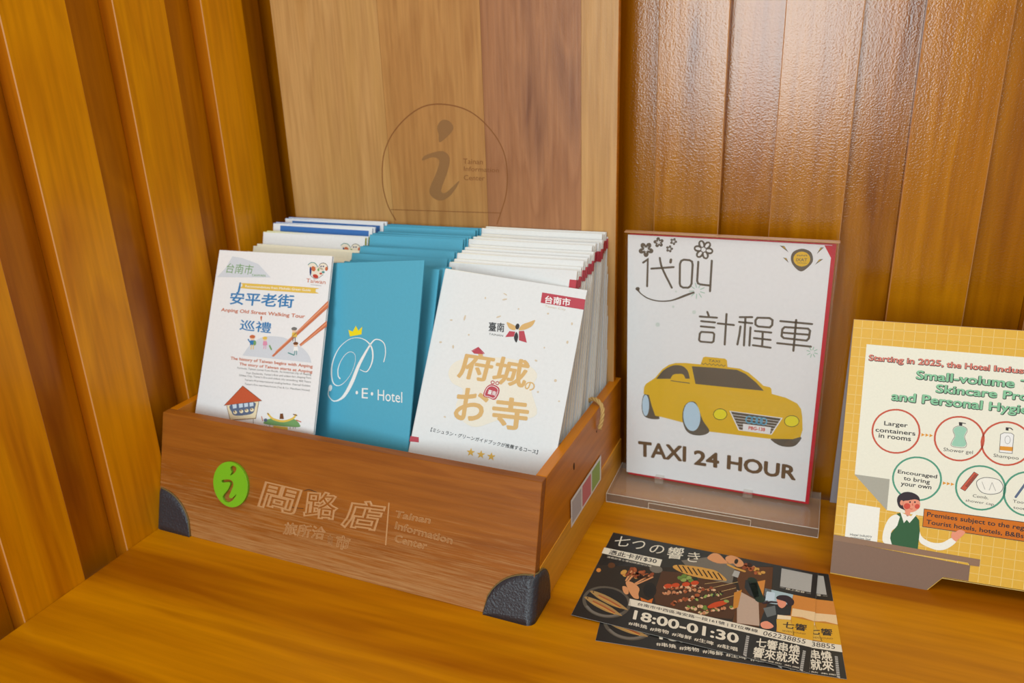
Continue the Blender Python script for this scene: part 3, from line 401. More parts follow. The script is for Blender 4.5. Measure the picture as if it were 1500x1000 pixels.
ART_S=[
["S","chinese_lettering",2,"signbrown",0.225,[191,316,242,276,239,581],0],
["S","chinese_lettering",2,"signbrown",0.225,[282,378,523,344],0],
["S","chinese_lettering",2,"signbrown",0.225,[372,252,374,266,377,284,382,307,389,334,400,365,419,404,443,452,470,502,493,545,509,576],0],
["S","chinese_lettering",2,"signbrown",0.28,[492,264,488,293],0],
["S","chinese_lettering",2,"signbrown",0.225,[589,305,602,270,628,255,688,256,715,270,723,303,719,515,705,547,683,562,631,565,603,551,593,520],1],
["S","chinese_lettering",2,"signbrown",0.225,[781,268,777,479,787,505,811,515,909,520],0],
["S","chinese_lettering",2,"signbrown",0.225,[920,247,916,583],0],
["S","chinese_lettering",2,"signbrown",[0.3,0.267,0.22,0.172,0.14,0.129,0.13,0.136,0.14,0.14,0.139,0.139,0.14,0.142,0.145,0.15,0.16,0.179,0.204,0.227,0.24,0.237,0.225,0.21,0.2],[131,614,135,623,140,636,149,650,161,664,178,678,199,693,223,708,249,719,277,728,308,735,341,739,374,741,408,740,443,736,478,730,513,721,548,707,584,690,618,672,649,656,678,642,705,629,729,618,745,611],0],
["P","chinese_lettering",2,"signbrown",[157,617,156,624,153,630,148,635,141,639,134,640,127,640,120,637,115,633,111,628,110,621,111,614,114,608,120,603,126,600,134,598,141,598,147,601,153,605,156,611]],
["S","chinese_lettering",2,"signbrown",0.225,[898,818,915,860],0],
["S","chinese_lettering",2,"signbrown",0.225,[820,878,1002,874],0],
["S","chinese_lettering",2,"signbrown",0.225,[837,930,984,930],0],
["S","chinese_lettering",2,"signbrown",0.225,[836,990,980,990],0],
["S","chinese_lettering",2,"signbrown",0.225,[828,1078,845,1053,965,1049,982,1065,979,1148,961,1166,842,1168,824,1153],1],
["S","chinese_lettering",2,"signbrown",0.225,[1014,938,1182,940],0],
["S","chinese_lettering",2,"signbrown",0.225,[1100,823,1098,1174],0],
["S","chinese_lettering",2,"signbrown",0.225,[1238,845,1364,833],0],
["S","chinese_lettering",2,"signbrown",0.225,[1234,900,1368,901],0],
["S","chinese_lettering",2,"signbrown",0.225,[1296,844,1299,1163],0],
["S","chinese_lettering",2,"signbrown",0.225,[1251,949,1246,1034,1231,1159],0],
["S","chinese_lettering",2,"signbrown",0.225,[1354,950,1355,1157],0],
["S","chinese_lettering",2,"signbrown",0.225,[1399,866,1418,834,1538,826,1569,845,1570,901,1548,930,1430,931,1403,913],1],
["S","chinese_lettering",2,"signbrown",0.225,[1402,985,1566,986],0],
["S","chinese_lettering",2,"signbrown",0.225,[1397,1066,1565,1069],0],
["S","chinese_lettering",2,"signbrown",0.225,[1481,985,1485,1145],0],
["S","chinese_lettering",2,"signbrown",0.225,[1391,1149,1571,1157],0],
["S","chinese_lettering",2,"signbrown",0.225,[1648,849,1957,851],0],
["S","chinese_lettering",2,"signbrown",0.225,[1801,822,1801,1166],0],
["S","chinese_lettering",2,"signbrown",0.225,[1674,938,1695,911,1922,905,1944,926,1940,1010,1921,1038,1695,1034,1672,1014],1],
["S","chinese_lettering",2,"signbrown",0.225,[1678,975,1941,971],0],
["S","chinese_lettering",2,"signbrown",0.225,[1635,1098,1967,1100],0],
["P","flower_picture",2,"signbrown",[300,188,292,201,277,208,260,208,245,200,236,187,236,171,244,158,259,151,276,151,291,159,300,172]],
["P","flower_picture",2,"signbrown",[223,252,208,249,197,237,193,220,196,203,206,189,221,184,235,187,246,199,251,216,247,233,237,246]],
["P","flower_picture",2,"signbrown",[142,199,141,184,149,169,164,159,181,156,196,162,205,174,206,189,198,204,183,214,166,217,151,211]],
["P","flower_picture",2,"signbrown",[170,103,184,97,200,100,213,110,220,126,219,142,211,155,196,161,180,158,167,148,160,132,161,116]],
["P","flower_picture",2,"signbrown",[267,96,276,107,278,124,272,140,259,152,244,157,229,154,220,142,218,126,225,109,237,97,253,92]],
["S","flower_picture",3,"paper",0.07,[220,167,259,177],0],
["S","flower_picture",3,"paper",0.07,[220,167,221,208],0],
["S","flower_picture",3,"paper",0.07,[220,167,183,183],0],
["S","flower_picture",3,"paper",0.07,[220,167,196,136],0],
["S","flower_picture",3,"paper",0.07,[220,167,243,133],0],
["P","flower_picture",2,"signbrown",[397,121,388,126,377,126,367,120,360,110,359,99,364,89,373,84,384,85,394,90,400,100,401,111]],
["P","flower_picture",2,"signbrown",[331,134,323,127,321,117,323,105,331,95,341,91,351,92,359,99,361,110,359,122,351,131,341,136]],
["P","flower_picture",2,"signbrown",[300,75,305,66,314,59,326,58,337,62,344,70,345,81,341,90,332,96,320,98,309,94,302,85]],
["P","flower_picture",2,"signbrown",[347,25,357,26,366,33,370,44,369,56,364,66,354,71,344,70,336,63,331,52,332,40,338,30]],
["P","flower_picture",2,"signbrown",[406,54,408,64,404,74,395,82,384,86,373,84,366,76,364,66,368,56,377,48,389,44,399,46]],
["S","flower_picture",3,"paper",0.07,[356,82,376,101],0],
["S","flower_picture",3,"paper",0.07,[356,82,344,107],0],
["S","flower_picture",3,"paper",0.07,[356,82,329,79],0],
["S","flower_picture",3,"paper",0.07,[356,82,352,55],0],
["S","flower_picture",3,"paper",0.07,[356,82,380,68],0],
["P","flower_picture",2,"signbrown",[552,66,550,72,544,77,536,79,528,76,523,71,521,64,524,57,530,53,538,51,545,53,551,59]],
["P","flower_picture",2,"signbrown",[523,102,516,102,510,98,506,90,506,82,509,75,515,71,523,71,529,76,532,83,532,91,529,98]],
["P","flower_picture",2,"signbrown",[481,86,479,79,481,71,487,65,495,62,502,63,507,68,509,75,507,82,501,88,494,91,486,90]],
["P","flower_picture",2,"signbrown",[484,39,490,35,498,35,505,38,510,45,511,52,508,59,502,63,495,63,487,60,483,53,481,46]],
["P","flower_picture",2,"signbrown",[528,27,534,31,536,38,535,46,530,53,524,57,517,57,511,52,509,45,510,37,515,30,521,26]],
["S","flower_picture",3,"paper",0.04,[514,64,532,65],0],
["S","flower_picture",3,"paper",0.04,[514,64,518,82],0],
["S","flower_picture",3,"paper",0.04,[514,64,498,74],0],
["S","flower_picture",3,"paper",0.04,[514,64,499,52],0],
["S","flower_picture",3,"paper",0.04,[514,64,521,46],0],
["P","flower_picture",2,"signbrown",[488,183,480,184,474,180,469,174,468,165,470,158,475,153,482,152,489,155,494,162,495,170,493,178]],
["P","flower_picture",2,"signbrown",[443,173,440,167,441,159,446,152,453,148,461,148,467,151,470,158,468,166,464,173,456,177,449,177]],
["P","flower_picture",2,"signbrown",[439,126,444,121,452,120,460,122,465,128,468,135,466,142,461,147,453,149,445,146,440,141,437,133]],
["P","flower_picture",2,"signbrown",[481,107,487,110,491,117,491,125,487,133,481,138,474,138,468,135,465,128,465,120,468,112,474,108]],
["P","flower_picture",2,"signbrown",[511,141,510,149,504,154,497,157,489,156,483,152,480,145,481,138,487,132,494,130,502,130,509,135]],
["S","flower_picture",3,"paper",0.04,[472,146,480,164],0],
["S","flower_picture",3,"paper",0.04,[472,146,458,159],0],
["S","flower_picture",3,"paper",0.04,[472,146,456,137],0],
["S","flower_picture",3,"paper",0.04,[472,146,477,127],0],
["S","flower_picture",3,"paper",0.04,[472,146,491,144],0],
["P","flower_picture",2,"signbrown",[931,149,923,167,906,178,885,180,865,172,852,156,849,137,858,119,875,108,896,106,915,114,928,130]],
["P","flower_picture",2,"signbrown",[867,234,848,235,831,226,819,207,816,185,822,165,837,153,856,151,873,161,885,179,888,201,881,221]],
["P","flower_picture",2,"signbrown",[765,219,754,203,754,182,763,161,780,147,800,143,817,150,828,166,828,187,819,207,802,222,782,226]],
["P","flower_picture",2,"signbrown",[728,119,736,101,754,90,775,88,795,96,808,112,810,131,802,148,785,160,764,162,744,154,731,138]],
["P","flower_picture",2,"signbrown",[793,34,812,33,829,43,841,61,844,83,837,102,823,115,804,116,787,107,775,88,772,66,779,47]],
["P","flower_picture",2,"signbrown",[894,50,904,66,905,87,896,107,879,120,860,125,842,118,832,102,831,81,841,61,857,47,877,43]],
["P","flower_picture",3,"paper",[914,146,909,153,898,158,884,158,871,154,862,146,859,138,864,131,875,127,889,127,902,131,911,138]],
["P","flower_picture",3,"paper",[860,216,852,216,843,208,837,195,834,181,835,169,841,163,849,163,857,171,864,184,867,198,866,210]],
["P","flower_picture",3,"paper",[776,204,773,196,775,184,782,171,792,161,803,156,811,158,815,166,812,178,805,191,795,201,784,206]],
["P","flower_picture",3,"paper",[746,121,751,114,762,110,776,110,789,114,798,121,801,129,796,137,785,141,771,141,757,137,748,129]],
["P","flower_picture",3,"paper",[800,52,808,52,816,60,823,73,826,87,825,99,819,105,811,104,802,97,796,84,793,70,794,58]],
["P","flower_picture",3,"paper",[883,64,887,72,884,84,877,96,867,106,857,111,849,110,845,102,847,90,854,77,865,67,875,63]],
["S","leaf_picture",1,"palegreen",0.09,[817,598,860,608],0],
["S","leaf_picture",1,"palegreen",0.09,[803,620,829,658],0],
["S","leaf_picture",1,"palegreen",0.09,[778,628,775,676],0],
["S","leaf_picture",1,"palegreen",0.09,[755,618,723,653],0],
["S","leaf_picture",1,"palegreen",0.09,[745,594,700,600],0],
["S","leaf_picture",1,"palegreen",0.09,[751,568,714,542],0],
["S","leaf_picture",1,"palegreen",0.09,[772,551,760,506],0],
["S","leaf_picture",1,"palegreen",0.09,[797,553,816,509],0],
["S","leaf_picture",1,"palegreen",0.09,[815,571,855,549],0],
["S","leaf_picture",1,"palegreen",0.09,[2008,1166,2036,1172],0],
["S","leaf_picture",1,"palegreen",0.09,[1998,1183,2014,1210],0],
["S","leaf_picture",1,"palegreen",0.09,[1980,1187,1975,1219],0],
["S","leaf_picture",1,"palegreen",0.09,[1966,1175,1942,1194],0],
["S","leaf_picture",1,"palegreen",0.09,[1962,1155,1934,1148],0],
["S","leaf_picture",1,"palegreen",0.09,[1972,1138,1956,1110],0],
["S","leaf_picture",1,"palegreen",0.09,[1990,1134,1995,1102],0],
["S","leaf_picture",1,"palegreen",0.09,[2005,1145,2028,1127],0],
["P","leaf_picture",1,"palegreen2",[544,791,540,802,531,807,521,804,517,794,520,783,530,778,540,781]],
["P","leaf_picture",1,"palegreen2",[779,833,773,849,758,857,743,852,737,837,742,820,757,812,772,817]],
["P","leaf_picture",1,"palegreen2",[389,1015,382,1035,365,1045,347,1039,339,1021,346,1001,364,991,382,997]],
["P","leaf_picture",1,"palegreen2",[567,614,564,623,556,627,549,624,545,616,548,608,556,604,563,607]],
["P","pin_emblem",2,"signbrown",[1698,178,1697,163,1698,147,1701,131,1706,117,1714,104,1726,93,1741,83,1758,75,1776,69,1793,66,1811,66,1830,70,1848,76,1865,84,1879,94,1889,107,1896,122,1902,140,1905,157,1907,172,1906,185,1904,197,1899,208,1893,219,1884,232,1872,247,1857,264,1841,281,1824,294,1807,300,1792,298,1775,290,1759,277,1744,263,1732,249,1722,236,1713,222,1706,208,1701,193]],
["P","pin_emblem",3,"signyellow",[1881,166,1879,190,1870,212,1854,231,1833,243,1808,249,1783,246,1760,237,1741,221,1728,200,1722,177,1724,152,1734,130,1750,112,1771,100,1796,95,1820,97,1843,106,1862,122,1875,143]],
["T","pin_emblem",4,"signbrown","IXAT",[1751,197,1854,193,1749,165],0.02],
["S","pin_emblem",4,"signbrown",0.07,[1755,145,1761,130],0],
["S","pin_emblem",4,"signbrown",0.07,[1771,130,1780,144],0],
["S","pin_emblem",4,"signbrown",0.07,[1789,143,1796,128],0],
["S","pin_emblem",4,"signbrown",0.07,[1805,127,1814,141],0],
["S","pin_emblem",4,"signbrown",0.07,[1823,141,1830,126],0],
["S","pin_emblem",4,"signbrown",0.07,[1839,125,1848,139],0],
["T","pin_emblem",4,"signbrown","TAIWAN",[1758,221,1850,218,1758,208],0],
["P","pin_emblem",2,"signbrown",[1582,46,1626,48,1671,111]],
["P","pin_emblem",3,"signyellow",[1606,54,1626,55,1646,83]],
["P","pin_emblem",2,"signbrown",[1622,168,1655,171,1680,218]],
["P","pin_emblem",3,"signyellow",[1638,173,1653,174,1664,196]],
["P","pin_emblem",2,"signbrown",[1996,41,1966,43,1937,109]],
["P","pin_emblem",3,"signyellow",[1979,49,1966,50,1952,80]],
["P","pin_emblem",2,"signbrown",[2001,158,1964,164,1930,223]],
["P","pin_emblem",3,"signyellow",[1981,167,1964,169,1949,196]],
["P","taxi_picture",1,"signbrown",[196,2045,198,2002,203,1958,211,1922,223,1897,237,1881,253,1874,270,1875,290,1886,312,1917,343,1986,377,2075,400,2145,409,2175,407,2185,393,2191,360,2198,314,2201,275,2198,249,2190,229,2176,214,2155,204,2123,198,2085]],
["P","taxi_picture",3,"signbrown",[670,2121,671,2068,679,2015,693,1971,713,1940,739,1918,764,1906,786,1903,807,1909,829,1933,852,1986,876,2058,901,2122,933,2171,966,2212,983,2247,974,2275,948,2297,916,2313,879,2325,835,2330,795,2328,762,2318,734,2301,711,2273,692,2229,677,2175]],
["P","taxi_picture",1,"signbrown",[1652,2221,1735,2191,1860,2163,1948,2154,1966,2177,1949,2220,1927,2257,1909,2279,1886,2295,1857,2305,1819,2311,1776,2311,1736,2302,1691,2281,1650,2250]],
["P","taxi_picture",2,"signyellow",[216,1890,222,1801,243,1758,349,1667,429,1549,501,1487,572,1457,684,1442,849,1439,1135,1434,1272,1437,1365,1473,1459,1546,1530,1608,1597,1616,1614,1636,1621,1692,1767,1717,1887,1768,1932,1830,1952,1922,1968,2076,1953,2163,1878,2204,1626,2240,970,2258,667,2187,442,2157,358,2151,314,2027,278,1894]],
["P","taxi_picture",4,"signblue",[874,2073,875,2131,867,2185,850,2231,826,2264,797,2281,766,2279,736,2259,711,2223,692,2174,682,2118,681,2060,690,2006,707,1960,732,1928,760,1913,791,1915,820,1935,845,1970,864,2018]],
["P","taxi_picture",3,"signblue",[284,2028,283,2071,277,2110,269,2142,258,2164,245,2172,233,2167,221,2150,212,2120,205,2083,203,2040,204,1997,210,1958,218,1927,229,1906,241,1898,254,1903,266,1920,275,1949,281,1986]],
["P","taxi_picture",3,"signbrown",[361,1679,380,1648,407,1605,438,1566,470,1536,506,1510,541,1491,577,1481,613,1478,645,1481,671,1492,693,1510,711,1531,724,1559,732,1591,737,1616,739,1626,736,1628,735,1628]],
["S","taxi_picture",4,"signbrown",0.1,[530,1680,737,1683],0],
["P","taxi_picture",5,"signyellow",[526,1656,530,1639,540,1619,552,1603,569,1593,589,1588,608,1585,628,1581,648,1580,664,1584,676,1599,684,1618,693,1634,708,1640,724,1642,735,1646,744,1654,748,1664,731,1671,677,1675,603,1676,546,1675,525,1671,523,1665]],
["P","taxi_picture",3,"signbrown",[756,1473,998,1460,1243,1455,1336,1491,1446,1574,1538,1666,1163,1676,804,1683]],
["P","taxi_picture",3,"signyellow",[847,1449,877,1349,900,1340,1108,1339,1131,1356,1142,1437]],
["T","taxi_picture",4,"signbrown","TAXI",[933,1394,1057,1393,935,1366],0.01],
["S","taxi_picture",4,"signbrown",0.06,[860,1417,882,1437,903,1416,926,1436,947,1415,969,1435,990,1414,1013,1434,1033,1413,1056,1433,1076,1412,1099,1432,1119,1412],0],
["P","taxi_picture",3,"ink",[1168,2008,1165,2031,1156,2052,1139,2071,1119,2084,1095,2092,1071,2092,1049,2085,1031,2072,1020,2053,1015,2032,1018,2009,1028,1987,1044,1969,1065,1955,1088,1948,1112,1948,1134,1955,1151,1968,1163,1987]],
["P","taxi_picture",4,"lampyellow",[1162,2009,1159,2029,1150,2049,1136,2066,1116,2078,1095,2084,1073,2085,1053,2078,1036,2067,1025,2050,1021,2031,1024,2010,1033,1991,1048,1974,1067,1962,1089,1956,1110,1955,1130,1962,1147,1973,1157,1990]],
["P","taxi_picture",3,"ink",[1926,1975,1924,1997,1915,2019,1899,2037,1879,2051,1855,2058,1831,2058,1808,2052,1790,2039,1777,2021,1772,1999,1774,1977,1784,1955,1800,1937,1820,1924,1844,1916,1868,1916,1890,1923,1908,1936,1921,1954]],
["P","taxi_picture",4,"lampyellow",[1920,1976,1919,1996,1910,2015,1895,2032,1876,2044,1854,2051,1832,2051,1811,2046,1794,2034,1783,2018,1778,1998,1780,1978,1789,1959,1803,1942,1823,1930,1844,1923,1867,1923,1887,1929,1904,1941,1915,1957]],
["P","taxi_picture",3,"paper",[1189,1960,1756,1961,1655,2185,1300,2189]],
["P","taxi_picture",4,"signbrown",[1206,1968,1736,1972,1647,2174,1310,2177]],
["S","taxi_picture",5,"paper",0.05,[1224,2003,1721,2005],0],
["S","taxi_picture",5,"paper",0.05,[1241,2038,1706,2038],0],
["S","taxi_picture",5,"paper",0.05,[1258,2072,1692,2072],0],
["S","taxi_picture",5,"paper",0.05,[1275,2107,1677,2106],0],
["S","taxi_picture",5,"paper",0.05,[1292,2142,1662,2140],0],
["S","taxi_picture",6,"signblue2",0.14,[1440,2032,1440,2039,1439,2046,1437,2053,1434,2059,1430,2065,1425,2070,1420,2074,1415,2076,1409,2078,1403,2078,1397,2077,1392,2075,1387,2072,1382,2067,1379,2062,1376,2056,1374,2050,1373,2043,1373,2035,1374,2028,1376,2021,1379,2015,1383,2009,1388,2005,1393,2001,1398,1998,1404,1997,1410,1996,1416,1997,1421,2000,1426,2003,1431,2007,1434,2012,1437,2018,1439,2025],1],
["S","taxi_picture",6,"signblue2",0.14,[1496,2030,1496,2037,1495,2044,1493,2051,1490,2058,1486,2063,1482,2068,1477,2072,1471,2075,1466,2076,1460,2076,1454,2075,1449,2073,1444,2070,1439,2066,1435,2060,1433,2054,1431,2048,1430,2041,1430,2034,1431,2027,1433,2020,1436,2013,1440,2008,1444,2003,1449,1999,1455,1997,1461,1995,1466,1995,1472,1996,1477,1998,1482,2001,1487,2006,1491,2011,1493,2017,1495,2023],1],
["S","taxi_picture",6,"signblue2",0.14,[1546,2030,1546,2037,1545,2044,1543,2050,1540,2057,1537,2062,1532,2067,1527,2071,1522,2074,1516,2075,1510,2076,1504,2075,1499,2072,1494,2069,1490,2065,1486,2060,1483,2054,1481,2047,1480,2040,1480,2033,1481,2026,1483,2019,1486,2013,1490,2007,1494,2002,1499,1999,1505,1996,1511,1994,1516,1994,1522,1995,1527,1997,1532,2000,1537,2005,1541,2010,1543,2016,1545,2023],1],
["S","taxi_picture",6,"signblue2",0.14,[1593,2029,1593,2036,1592,2043,1590,2050,1587,2056,1584,2062,1579,2067,1574,2071,1569,2073,1563,2075,1557,2075,1552,2074,1546,2072,1541,2069,1537,2064,1533,2059,1530,2053,1528,2047,1527,2040,1527,2033,1528,2025,1530,2019,1533,2012,1537,2007,1541,2002,1546,1998,1552,1996,1558,1994,1563,1994,1569,1995,1574,1997,1579,2000,1584,2005,1587,2010,1590,2016,1592,2022],1],
["P","taxi_picture",7,"paper",[1345,2097,1643,2094,1637,2177,1346,2182]],
["T","taxi_picture",8,"red3","PBG-138",[1406,2159,1582,2154,1407,2116],0.05],
["T","english_lettering",2,"signbrown2","TAXI",[161,2716,733,2692,158,2517],0.06],
["T","english_lettering",2,"signbrown2","24",[822,2712,1113,2706,815,2522],0.06],
["T","english_lettering",2,"signbrown2","HOUR",[1197,2701,1949,2708,1194,2521],0.06]]
ART_K=[
["P","paper_note_print",2,"notecream",[132,230,3198,253,3378,1901,451,1822,137,1514]],
["P","folded_corner_print",3,"foldgrey",[134,1510,450,1515,452,1823]],
["T","heading_lettering",3,"ink","Starting in 2025,",[161,385,814,385,160,326],0.11],
["T","heading_lettering",4,"salmon","Starting in 2025,",[163,381,811,381,162,325],0.045],
["T","heading_lettering",3,"ink","the Hotel",[832,389,1195,390,831,332],0.11],
["T","heading_lettering",4,"salmon","the Hotel",[834,385,1192,386,833,332],0.045],
["T","heading_lettering",3,"ink","Industry",[1222,389,1607,391,1221,333],0.11],
["T","heading_lettering",4,"salmon","Industry",[1224,386,1603,388,1223,333],0.045],
["T","title_lettering",3,"ink","Small-volume",[585,524,1406,526,585,439],0.11],
["T","title_lettering",4,"mint","Small-volume",[587,520,1403,523,587,439],0.045],
["T","title_lettering",3,"ink","Toiletries",[1445,527,2017,529,1444,444],0.11],
["T","title_lettering",4,"mint","Toiletries",[1447,523,2014,526,1446,444],0.045],
["T","title_lettering",3,"ink","Skincare",[763,635,1276,635,763,554],0.11],
["T","title_lettering",4,"mint","Skincare",[764,631,1273,632,765,554],0.045],
["T","title_lettering",3,"ink","Products,",[1318,635,1888,635,1317,557],0.11],
["T","title_lettering",4,"mint","Products,",[1320,631,1884,632,1319,557],0.045],
["T","title_lettering",3,"ink","and Personal",[392,749,1170,756,392,662],0.11],
["T","title_lettering",4,"mint","and Personal",[394,745,1166,753,394,661],0.045],
["T","title_lettering",3,"ink","Hygiene Items",[1215,755,2040,757,1214,674],0.11],
["T","title_lettering",4,"mint","Hygiene Items",[1216,752,2037,754,1216,673],0.045],
["S","circle_print",3,"coral",0.16,[666,1039,663,1075,655,1111,640,1144,620,1174,596,1201,567,1223,535,1239,500,1250,465,1254,429,1252,394,1243,361,1229,332,1208,306,1183,285,1153,269,1120,259,1085,256,1048,259,1011,268,975,283,942,303,911,329,885,358,864,390,848,425,838,460,834,496,837,530,846,562,861,592,881,617,906,637,936,653,968,662,1003],1],
["S","circle_print",3,"coral",0.16,[1205,1044,1203,1080,1195,1115,1180,1148,1161,1178,1136,1204,1108,1226,1076,1242,1042,1253,1007,1257,971,1255,937,1246,904,1232,874,1212,848,1187,827,1158,811,1125,801,1090,798,1054,800,1017,809,982,824,949,844,918,869,892,898,871,930,855,965,846,1000,842,1035,845,1069,853,1102,868,1131,888,1156,913,1177,942,1192,974,1202,1009],1],
["S","circle_print",3,"coral",0.16,[1586,1043,1584,1078,1576,1111,1562,1143,1543,1172,1520,1198,1492,1218,1461,1234,1428,1244,1393,1249,1359,1247,1325,1239,1293,1225,1264,1205,1238,1181,1217,1153,1202,1121,1192,1087,1188,1052,1191,1017,1199,983,1214,951,1233,921,1258,896,1286,876,1317,860,1351,851,1385,847,1419,850,1453,858,1484,873,1513,892,1538,916,1558,944,1573,975,1583,1009],1],
["P","circle_print",3,"orange3",[683,1035,713,1048,684,1067]],
["P","circle_print",3,"orange3",[718,1034,747,1047,719,1066]],
["P","circle_print",3,"orange3",[752,1034,782,1047,753,1066]],
["T","circle_lettering",3,"ink","Larger",[354,996,560,994,352,956],0.03],
["T","circle_lettering",3,"ink","containers",[284,1067,633,1065,281,1029],0.03],
["T","circle_lettering",3,"ink","in rooms",[316,1121,599,1123,315,1079],0.03],
["T","circle_lettering",3,"ink","Shower gel",[883,1182,1128,1180,882,1149],0.0],
["T","circle_lettering",3,"ink","Shampoo",[1298,1184,1501,1185,1297,1154],0.0],
["P","soap_bottle_picture",3,"mint2",[961,949,972,941,986,935,1001,932,1017,933,1035,938,1048,944,1054,951,1056,960,1055,972,1051,988,1043,1007,1040,1027,1047,1048,1058,1070,1064,1088,1063,1102,1058,1112,1049,1119,1034,1124,1016,1126,998,1126,981,1126,964,1124,951,1120,946,1113,946,1104,949,1091,955,1072,964,1050,969,1030,964,1011,954,994,949,979,949,967,954,957]],
["S","soap_bottle_picture",4,"grey",0.04,[956,946,968,937,984,930,1000,926,1018,928,1036,933,1050,940,1058,951,1061,963,1061,978,1056,992,1049,1008,1045,1026,1052,1049,1062,1073,1069,1094,1068,1108,1064,1119,1055,1127,1039,1132,1019,1134,999,1134,978,1133,958,1130,944,1125,939,1114,940,1101,943,1086,950,1068,959,1049,964,1030,959,1013,949,995,944,980,944,967,948,955],1],
["P","soap_bottle_picture",4,"ink",[985,893,1015,893,1016,924,990,924]],
["S","soap_bottle_picture",4,"ink",0.07,[1013,898,1044,901],0],
["P","shampoo_bottle_picture",4,"ink",[1370,897,1394,897,1394,926,1372,925]],
["S","shampoo_bottle_picture",4,"ink",0.08,[1390,901,1410,901,1429,916],0],
["P","shampoo_bottle_picture",3,"white",[1335,968,1360,950,1419,946,1441,961,1444,1133,1341,1135]],
["S","shampoo_bottle_picture",4,"grey",0.05,[1335,968,1360,950,1419,946,1441,961,1444,1133,1341,1135],1],
["P","shampoo_bottle_picture",4,"orange3",[1339,1077,1446,1073,1447,1112,1341,1114]],
["S","shampoo_bottle_picture",4,"grey",0.03,[1417,1009,1417,1016,1417,1022,1416,1028,1414,1034,1412,1038,1409,1042,1406,1045,1403,1048,1399,1049,1395,1049,1392,1047,1388,1045,1384,1042,1381,1038,1379,1033,1377,1027,1375,1021,1374,1015,1374,1008,1374,1002,1375,996,1377,991,1379,986,1382,982,1385,979,1388,977,1392,976,1396,976,1400,977,1403,979,1407,983,1410,987,1413,992,1415,997,1416,1003],1],
["S","circle_print",3,"green4",0.16,[889,1470,886,1506,878,1541,863,1575,843,1605,819,1632,790,1654,758,1671,723,1682,687,1687,651,1686,616,1678,583,1664,553,1645,527,1620,506,1591,490,1558,480,1523,476,1487,479,1450,488,1414,503,1380,524,1350,549,1323,579,1301,611,1285,646,1274,682,1270,718,1272,752,1280,785,1294,814,1314,840,1339,860,1367,876,1400,885,1434],1],
["S","circle_print",3,"green4",0.16,[1421,1493,1417,1528,1407,1563,1392,1595,1371,1624,1346,1649,1317,1670,1285,1685,1251,1694,1216,1696,1181,1693,1147,1683,1115,1668,1086,1646,1062,1620,1042,1590,1028,1557,1020,1522,1018,1485,1022,1449,1032,1414,1048,1382,1069,1353,1095,1328,1125,1308,1157,1293,1192,1285,1227,1283,1261,1287,1295,1297,1326,1313,1354,1334,1378,1360,1397,1390,1411,1422,1419,1457],1],
["S","circle_print",3,"green4",0.16,[1793,1494,1790,1529,1781,1563,1766,1594,1747,1623,1723,1648,1696,1668,1666,1682,1633,1691,1600,1694,1567,1691,1535,1681,1505,1666,1478,1645,1455,1619,1436,1590,1423,1557,1415,1522,1413,1487,1416,1451,1426,1417,1441,1385,1461,1356,1485,1332,1513,1312,1544,1298,1576,1289,1609,1287,1642,1291,1673,1301,1703,1317,1729,1338,1752,1363,1770,1392,1783,1425,1791,1459],1],
["P","circle_print",3,"orange3",[906,1472,936,1486,906,1504]],
["P","circle_print",3,"orange3",[940,1473,970,1486,940,1505]],
["P","circle_print",3,"orange3",[974,1474,1004,1487,974,1505]],
["T","circle_lettering",3,"ink","Encouraged",[513,1446,852,1451,514,1411],0.03],
["T","circle_lettering",3,"ink","to bring",[569,1504,797,1511,569,1466],0.03],
["T","circle_lettering",3,"ink","your own",[550,1560,814,1562,551,1532],0.03],
["T","circle_lettering",3,"ink","Comb,",[1165,1585,1293,1588,1166,1557],0.0],
["T","circle_lettering",3,"ink","shower cap",[1110,1635,1344,1640,1111,1611],0.0],
["T","circle_lettering",3,"ink","Toothbrush,",[1493,1588,1751,1589,1493,1561],0.0],
["T","circle_lettering",3,"ink","toothpaste",[1502,1644,1734,1646,1502,1619],0.0],
["P","comb_picture",3,"coral",[1154,1346,1192,1366,1097,1537,1057,1518]],
["S","comb_picture",4,"ink",0.035,[1154,1346,1192,1366,1097,1537,1057,1518],1],
["S","comb_picture",4,"ink",0.05,[1160,1370,1181,1380],0],
["S","comb_picture",4,"ink",0.05,[1154,1381,1175,1390],0],
["S","comb_picture",4,"ink",0.05,[1148,1391,1169,1401],0],
["S","comb_picture",4,"ink",0.05,[1142,1402,1164,1411],0],
["S","comb_picture",4,"ink",0.05,[1137,1412,1158,1422],0],
["S","comb_picture",4,"ink",0.05,[1131,1423,1152,1432],0],
["S","comb_picture",4,"ink",0.05,[1125,1434,1146,1443],0],
["S","comb_picture",4,"ink",0.05,[1119,1444,1140,1453],0],
["S","comb_picture",4,"ink",0.05,[1113,1455,1134,1464],0],
["S","comb_picture",4,"ink",0.05,[1107,1465,1128,1475],0],
["S","comb_picture",4,"ink",0.05,[1101,1476,1122,1485],0],
["S","comb_picture",4,"ink",0.05,[1095,1486,1116,1496],0],
["P","shower_cap_picture",3,"notewhite",[1184,1435,1193,1420,1207,1406,1224,1396,1243,1388,1265,1384,1288,1383,1314,1384,1342,1388,1365,1396,1382,1412,1395,1432,1402,1452,1401,1472,1394,1492,1382,1509,1361,1522,1334,1532,1308,1538,1283,1539,1258,1537,1237,1531,1220,1519,1207,1504,1197,1488,1189,1471,1184,1452]],
["S","shower_cap_picture",4,"grey",0.06,[1184,1435,1193,1420,1207,1406,1224,1396,1243,1388,1265,1384,1288,1383,1314,1384,1342,1388,1365,1396,1382,1412,1395,1432,1402,1452,1401,1472,1394,1492,1382,1509,1361,1522,1334,1532,1308,1538,1283,1539,1258,1537,1237,1531,1220,1519,1207,1504,1197,1488,1189,1471,1184,1452],1],
